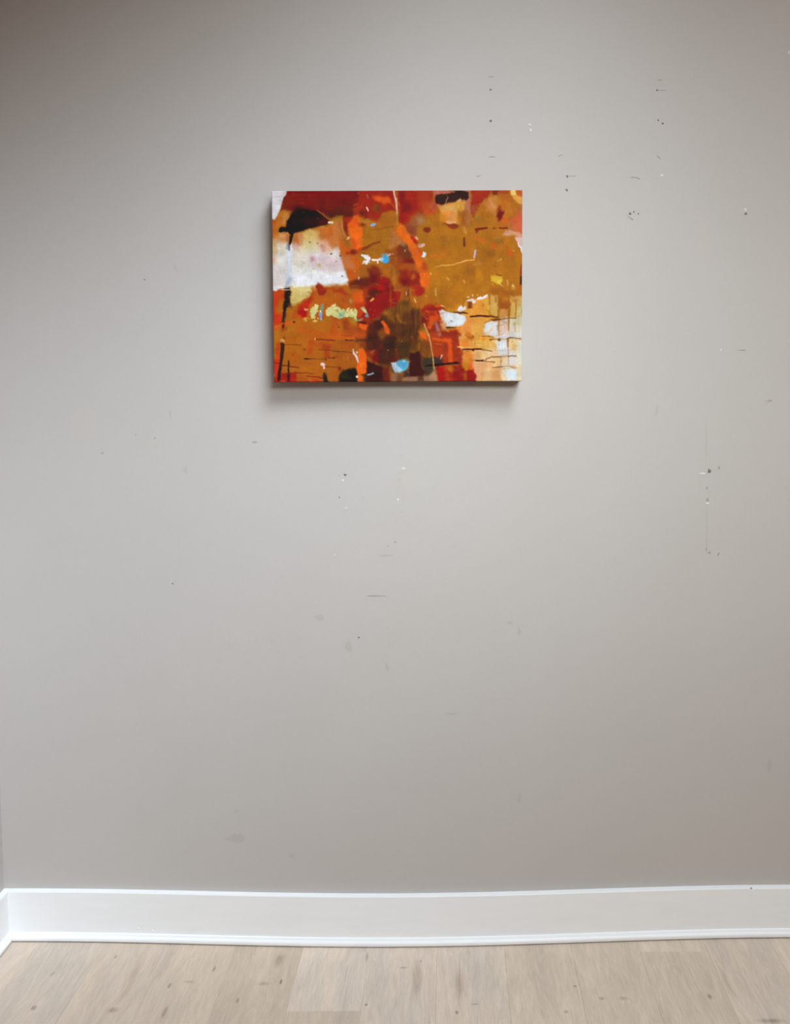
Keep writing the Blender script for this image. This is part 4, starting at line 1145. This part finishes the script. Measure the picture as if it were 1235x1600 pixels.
P('33', [(0,300),(40,320),(30,500),(40,620),(60,900),(0,900)], (144,42,18), 3)
P('33', [(20,500),(120,510),(160,560),(170,660),(130,720),(70,690),(30,580)], (198,124,34), 3.5)
P('33', [(140,540),(220,570),(240,680),(170,700)], (214,88,30), 3.5, .9)
P('33', [(0,600),(80,720),(180,680),(240,670),(290,800),(295,890),(0,890)], (146,30,18), 2.6)
P('33', [(50,740),(120,740),(100,880),(50,870)], (164,84,28), 3.5, .9)
P('33', [(110,20),(240,20),(250,60),(200,120),(130,80)], (176,96,24), 3.5, .95)
E('33', 240, 40, 16, 22, (130,66,20), 0, 2, .9)
E('33', 440, 80, 30, 26, (226,122,40), 0, 3.5, .8)
P('32', [(110,880),(200,900),(250,963),(100,963)], (190,92,34), 4, .8)
P('33', [(180,480),(280,500),(200,560),(160,540)], (222,106,44), 4, .8)
# white blocks
P('22', [(820,480),(880,450),(940,490),(1240,540),(1310,560),(1340,660),(1300,740),(1240,770),(1100,795),(960,780),(900,720),(860,620),(840,560)], (213,218,224), 2.2)
P('22', [(830,480),(900,520),(920,700),(960,830),(880,830),(850,700)], (204,170,150), 4, .75)
P('22', [(870,700),(950,720),(960,830),(900,850)], (208,142,94), 4, .8)
E('22', 1062, 680, 26, 14, (140,146,158), 40, 2)
P('32', [(460,720),(560,700),(720,680),(730,963),(560,963),(440,900)], (213,216,220), 3)
P('32', [(480,900),(600,820),(640,820),(560,930)], (222,178,140), 2.6, .9)
P('32', [(500,930),(1190,900),(1190,963),(500,963)], (208,208,212), 4, .7)
P('32', [(-40,400),(20,370),(60,420),(100,380),(110,440),(60,480),(-60,470)], (228,218,222), 2)
P('22', [(1170,470),(1240,370),(1240,500)], (230,222,226), 2)
P('32', [(105,290),(150,250),(240,240),(300,290),(290,320),(240,350),(220,300),(150,290)], (230,216,220), 1.8)
P('32', [(300,260),(340,215),(420,205),(500,160),(525,180),(480,230),(360,270)], (234,226,230), 1.7)
P('32', [(130,310),(200,300),(215,370),(210,430),(150,435),(120,380)], (128,66,16), 2.4)
E('32', 175, 420, 40, 16, (104,48,18), 0, 2.2, .8)
E('32', 435, 370, 26, 40, (196,118,40), 0, 2.6, .9)
E('32', 640, 380, 30, 26, (214,172,100), 0, 4, .7)
# drips and dashes
L('32', [(730,210),(735,640),(740,960)], [30,30,10], (168,104,36), 2.4, .85)
L('32', [(940,380),(935,700),(930,860)], [34,30,20], (160,100,30), 2.2, .9)
L('32', [(1070,300),(1065,600)], [30,20], (166,108,42), 2.6, .9)
L('32', [(1045,720),(1045,860)], [30,26], (166,140,100), 3, .8)
L('32', [(1185,430),(1185,520)], 18, (100,90,70), 2, .9)
L('33', [(915,90),(915,250)], [46,26], (158,110,70), 2.2, .9)
L('33', [(915,250),(935,600)], [22,14], (172,150,140), 2.4, .8)
L('33', [(740,140),(740,260)], 14, (180,178,166), 2.4, .7)
L('32', [(-30,505),(60,515),(140,525)], [24,32,20], (92,50,34), 1.7)
L('22', [(1100,505),(1240,520)], [16,34], (104,58,40), 1.6)
L('32', [(195,590),(350,570),(560,585),(720,600)], [34,36,34,24], (78,34,22), 1.8)
L('32', [(570,590),(720,605)], [20,20], (140,84,30), 2.2, .7)
L('32', [(600,665),(700,645),(760,645)], [14,30,30], (94,52,26), 1.8)
L('32', [(760,645),(900,625),(1070,620)], [24,16,22], (122,88,58), 1.7, .95)
L('22', [(965,802),(1130,805)], [30,14], (60,38,26), 1.8)
L('22', [(1130,810),(1240,800)], [16,10], (170,96,50), 2, .8)
P('22', [(870,840),(1200,850),(1200,880),(880,880)], (206,98,54), 3, .8)
P('22', [(870,870),(1190,860),(1240,963),(870,963)], (140,48,20), 3)
L('22', [(960,870),(1010,880)], 16, (236,150,90), 2, .8)
P('22', [(1180,820),(1240,820),(1240,963),(1190,900)], (214,116,56), 3, .9)
L('33', [(410,32),(560,38),(640,55)], [18,20,14], (126,96,56), 1.7)
L('33', [(570,100),(620,85),(690,90)], [34,24,20], (138,94,50), 1.8)
E('33', 745, 98, 34, 28, (112,74,20), 0, 2)
L('33', [(700,85),(780,85),(880,92)], [14,14,8], (150,120,80), 1.8, .8)
L('33', [(900,80),(960,55),(1060,70),(1180,88)], [28,26,18,14], (112,92,56), 1.7)
L('33', [(40,290),(200,288),(400,285)], [24,28,34], (70,30,18), 1.8)
E('33', 245, 300, 28, 26, (78,36,20), 0, 1.8, .9)
E('33', 140, 322, 34, 10, (160,90,50), 0, 2, .7)
L('33', [(400,285),(480,295),(600,328)], [30,20,26], (134,100,50), 1.8, .95)
L('33', [(-60,235),(40,245)], [20,16], (236,190,140), 1.8, .9)
L('33', [(490,500),(500,475),(600,440),(700,432),(800,430)], [14,18,22,24,18], (142,96,56), 1.7)
L('33', [(800,430),(920,420)], [14,18], (150,140,140), 1.7)
L('33', [(920,425),(1000,412),(1070,415)], [22,18,28], (126,98,56), 1.7)
L('33', [(60,490),(140,500),(280,512)], [10,16,16], (188,120,44), 1.7, .9)
L('33', [(300,512),(440,512)], [30,34], (70,38,22), 1.7)
L('33', [(440,515),(560,530),(660,535)], [24,20,26], (146,98,50), 1.7, .95)
L('33', [(610,645),(740,632),(800,625)], [10,30,20], (136,82,50), 1.8)
L('33', [(800,628),(900,620),(1040,620)], [18,12,10], (150,132,104), 1.7, .95)
L('33', [(960,625),(1020,650),(1080,655)], [16,24,16], (180,130,90), 1.8, .9)
E('33', 450, 715, 22, 30, (222,170,90), 0, 3, .7)
L('33', [(400,760),(410,880)], [16,22], (218,150,80), 3, .7)
L('33', [(1020,420),(1030,600)], [12,8], (196,176,150), 2.4, .5)

# ragged edges of the lace strokes, scribbles and runs
rr = np.random.RandomState(5)
def dabs(t, x0, x1, y0, y1, n, cols, r0, r1, op=.9):
    for _ in range(n):
        c = cols[rr.randint(len(cols))]
        E(t, x0 + rr.rand() * (x1 - x0), y0 + rr.rand() * (y1 - y0), r0 + rr.rand() * (r1 - r0), (r0 + rr.rand() * (r1 - r0)) * .8, c, rr.rand() * 90, 1.5, op)
LC = [(208,204,138),(220,214,158),(196,196,124),(206,200,140)]
dabs('12', -110, 60, 400, 590, 26, LC, 12, 26)
dabs('12', 70, 230, 430, 600, 20, LC, 12, 24)
dabs('12', 270, 460, 450, 610, 20, LC, 12, 24)
dabs('12', -90, 440, 420, 640, 16, [(188,100,32),(180,88,28),(196,120,50)], 8, 16, .85)
dabs('12', 90, 230, 500, 600, 8, [(130,172,142),(150,190,170)], 12, 22, .8)
dabs('02', 800, 950, 380, 640, 14, LC, 10, 22)
dabs('11', 560, 730, 340, 510, 10, [(230,228,236),(236,226,220)], 10, 20)
dabs('11', 600, 660, 420, 460, 3, [(150,130,80)], 8, 12)
dabs('32', 110, 510, 170, 280, 10, [(234,222,228)], 8, 16, .7)
for _ in range(22):
    x = rr.uniform(500, 840); y = rr.uniform(380, 860); a = rr.uniform(-.3, 1.4); l = rr.uniform(60, 180)
    L('22', [(x, y), (x + l * math.cos(a), y + l * math.sin(a) * .7)], rr.uniform(8, 22), [(206,76,26),(222,92,30),(150,38,20),(184,60,24)][rr.randint(4)], 1.8, .55)
for _ in range(26):
    x = rr.uniform(10, 460); y = rr.uniform(150, 520); l = rr.uniform(150, 560)
    L('22', [(x, y), (x + rr.uniform(-6, 6), y + l)], rr.uniform(6, 14), [(132,88,34),(116,72,30),(64,38,22),(150,104,48)][rr.randint(4)], 1.8, .38)
for _ in range(12):
    x = rr.uniform(400, 660); y = rr.uniform(120, 240); l = rr.uniform(100, 220)
    L('23', [(x, y), (x + rr.uniform(-6, 6), y + l)], rr.uniform(6, 14), [(146,96,40),(90,52,24)][rr.randint(2)], 1.8, .45)
for _ in range(16):
    x = rr.uniform(560, 1180); y = rr.uniform(560, 800); l = rr.uniform(80, 300)
    L('32', [(x, y), (x + rr.uniform(-6, 6), y + l)], rr.uniform(6, 16), [(226,216,196),(196,160,110),(232,226,220)][rr.randint(3)], 2.4, .35)
for _ in range(26):
    x = rr.uniform(460, 1240); y = rr.uniform(700, 880); l = rr.uniform(90, 240)
    L('01', [(x, y), (x + l, y - l * rr.uniform(.02, .16))], rr.uniform(6, 16), [(238,238,242),(222,218,222),(232,228,226)][rr.randint(3)], 1.8, .4)
for _ in range(30):
    x = rr.uniform(80, 1100); y = rr.uniform(150, 700); l = rr.uniform(60, 220)
    L('01', [(x, y), (x + rr.uniform(-14, 14), y + l)], rr.uniform(8, 22), [(228,220,212),(214,204,198),(222,206,176),(218,222,228)][rr.randint(4)], 2.6, .3)
for _ in range(90):
    x = rr.uniform(440, 800); y = rr.uniform(380, 590); l = rr.uniform(4, 14)
    if 470 < x < 690 and y > 480 or y < 440 and x < 560: continue
    E('00', (x - 420) * 12.35, (y - 294) * 12.35, l * 12.35 * .5, 12.35 * rr.uniform(.6, 1.6), [(188,116,32),(160,90,20),(182,104,30),(150,92,30)][rr.randint(4)], rr.choice([0, 90, 20, -15]), 2.4, .35)
# weave and brush texture
COL *= (1 + .04 * (vnoise(GX, GY, 1.8, 12, 11) - .5) + .03 * (vnoise(GX, GY, 9, 1.8, 12) - .5) + .07 * (vnoise(GX, GY, 2.0, 2.0, 13) - .5) + .10 * (vnoise(GX, GY, 9, 9, 14) - .5))[..., None]
sp = np.random.RandomState(21)
for _ in range(150):                                   # spatter flecks
    fx, fy = 430 + sp.rand() * 380, 305 + sp.rand() * 284
    E('00', (fx - 420) * 12.35, (fy - 294) * 12.35, 6 + sp.rand() * 7, 5 + sp.rand() * 5, [(96,48,20),(206,150,84),(120,60,26),(214,120,50)][sp.randint(4)], 0, 1.6, .28 + .35 * sp.rand())

# ---------------------------------------------------------------- the canvas on the wall
def to_linear(c):
    c = np.clip(c, 0, 255) / 255.0
    return np.where(c <= .04045, c / 12.92, ((c + .055) / 1.055) ** 2.4)
GAIN = (0.835, 0.830, 0.830)
lin_col = np.clip(to_linear(COL) * np.array(GAIN) - .010, 0.004, .95)
TL, TR, BR, BL = (np.array(p) for p in [[-0.4148, -0.082, 1.8391], [0.1691, -0.082, 1.8383], [0.1673, -0.082, 1.3949], [-0.4163, -0.082, 1.395]])
U = (np.arange(NX) / (NX - 1))[None, :, None]; Vv = (np.arange(NY) / (NY - 1))[:, None, None]
POS = (TL * (1 - U) + TR * U) * (1 - Vv) + (BL * (1 - U) + BR * U) * Vv
POS = POS.copy()
POS[..., 1] -= RELIEF * .0009
# the pulled canvas turns over the stretcher with a soft edge
ex = np.minimum(np.arange(NX), NX - 1 - np.arange(NX))[None, :] * (.586 / (NX - 1))
ez = np.minimum(np.arange(NY), NY - 1 - np.arange(NY))[:, None] * (.445 / (NY - 1))
e = np.minimum(ex, ez)
POS[..., 1] += np.where(e < .0022, .0022 - np.sqrt(np.clip(.0022 ** 2 - (.0022 - e) ** 2, 0, None)), 0)
BACKY = -.0352
idx = np.arange(NX * NY).reshape(NY, NX)
quads = np.stack([idx[:-1, :-1], idx[1:, :-1], idx[1:, 1:], idx[:-1, 1:]], -1).reshape(-1, 4)
loop = np.concatenate([idx[0, :-1], idx[:-1, -1], idx[-1, :0:-1], idx[:0:-1, 0]])
front = POS.reshape(-1, 3)
back = front[loop].copy(); back[:, 1] = BACKY
nf = len(front); nl = len(loop)
li = np.arange(nl); lj = (li + 1) % nl
side = np.stack([loop[li], loop[lj], nf + lj, nf + li], -1)
verts = np.concatenate([front, back])
faces = np.concatenate([quads, side])
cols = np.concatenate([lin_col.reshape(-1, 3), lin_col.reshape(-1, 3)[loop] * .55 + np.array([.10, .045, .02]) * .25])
me = bpy.data.meshes.new('abstract_painting')
me.vertices.add(len(verts)); me.vertices.foreach_set('co', verts.astype(np.float32).ravel())
me.loops.add(faces.size); me.loops.foreach_set('vertex_index', faces.astype(np.int32).ravel())
me.polygons.add(len(faces)); me.polygons.foreach_set('loop_start', np.arange(0, faces.size, 4, dtype=np.int32))
me.polygons.foreach_set('use_smooth', [True] * len(faces))
me.update(calc_edges=True); me.validate()
at_ = me.color_attributes.new('paint', 'FLOAT_COLOR', 'POINT')
at_.data.foreach_set('color', np.concatenate([cols, np.ones((len(cols), 1))], 1).astype(np.float32).ravel())
m, nt, b = material('oil_paint_on_canvas', (.5, .3, .1), .6, .10); g = G(nt)
a = g.n('ShaderNodeAttribute', attribute_name='paint'); g.l(a.outputs['Color'], b.inputs['Base Color'])
c = g.coord()
g.bump(g.math('ADD', g.noise(g.scaled(c, (260, 260, 1400)), 1, 2), g.noise(g.scaled(c, (1400, 260, 260)), 1, 2)), .10, .0006, b.inputs['Normal'])
me.materials.append(m)
painting = bpy.data.objects.new('abstract_painting', me); COLL.objects.link(painting)
tag(painting, 'unframed abstract painting in orange, ochre, red and white on a deep stretched canvas', 'painting')
# bare wood stretcher the canvas is pulled over
V, F = [], []
x0, x1 = BL[0] + .003, TR[0] - .003; z0, z1 = BL[2] + .003, TL[2] - .003; yb = BACKY + .0002; yf = -.070
box(V, F, x0, x1, yf, yb, z0, z0 + .04); box(V, F, x0, x1, yf, yb, z1 - .04, z1)
box(V, F, x0, x0 + .04, yf, yb, z0 + .04, z1 - .04); box(V, F, x1 - .04, x1, yf, yb, z0 + .04, z1 - .04)
mesh_obj('stretcher_frame', V, F, [material('pine_stretcher', (.55, .40, .24), .7, .2)[0]], parent=painting)
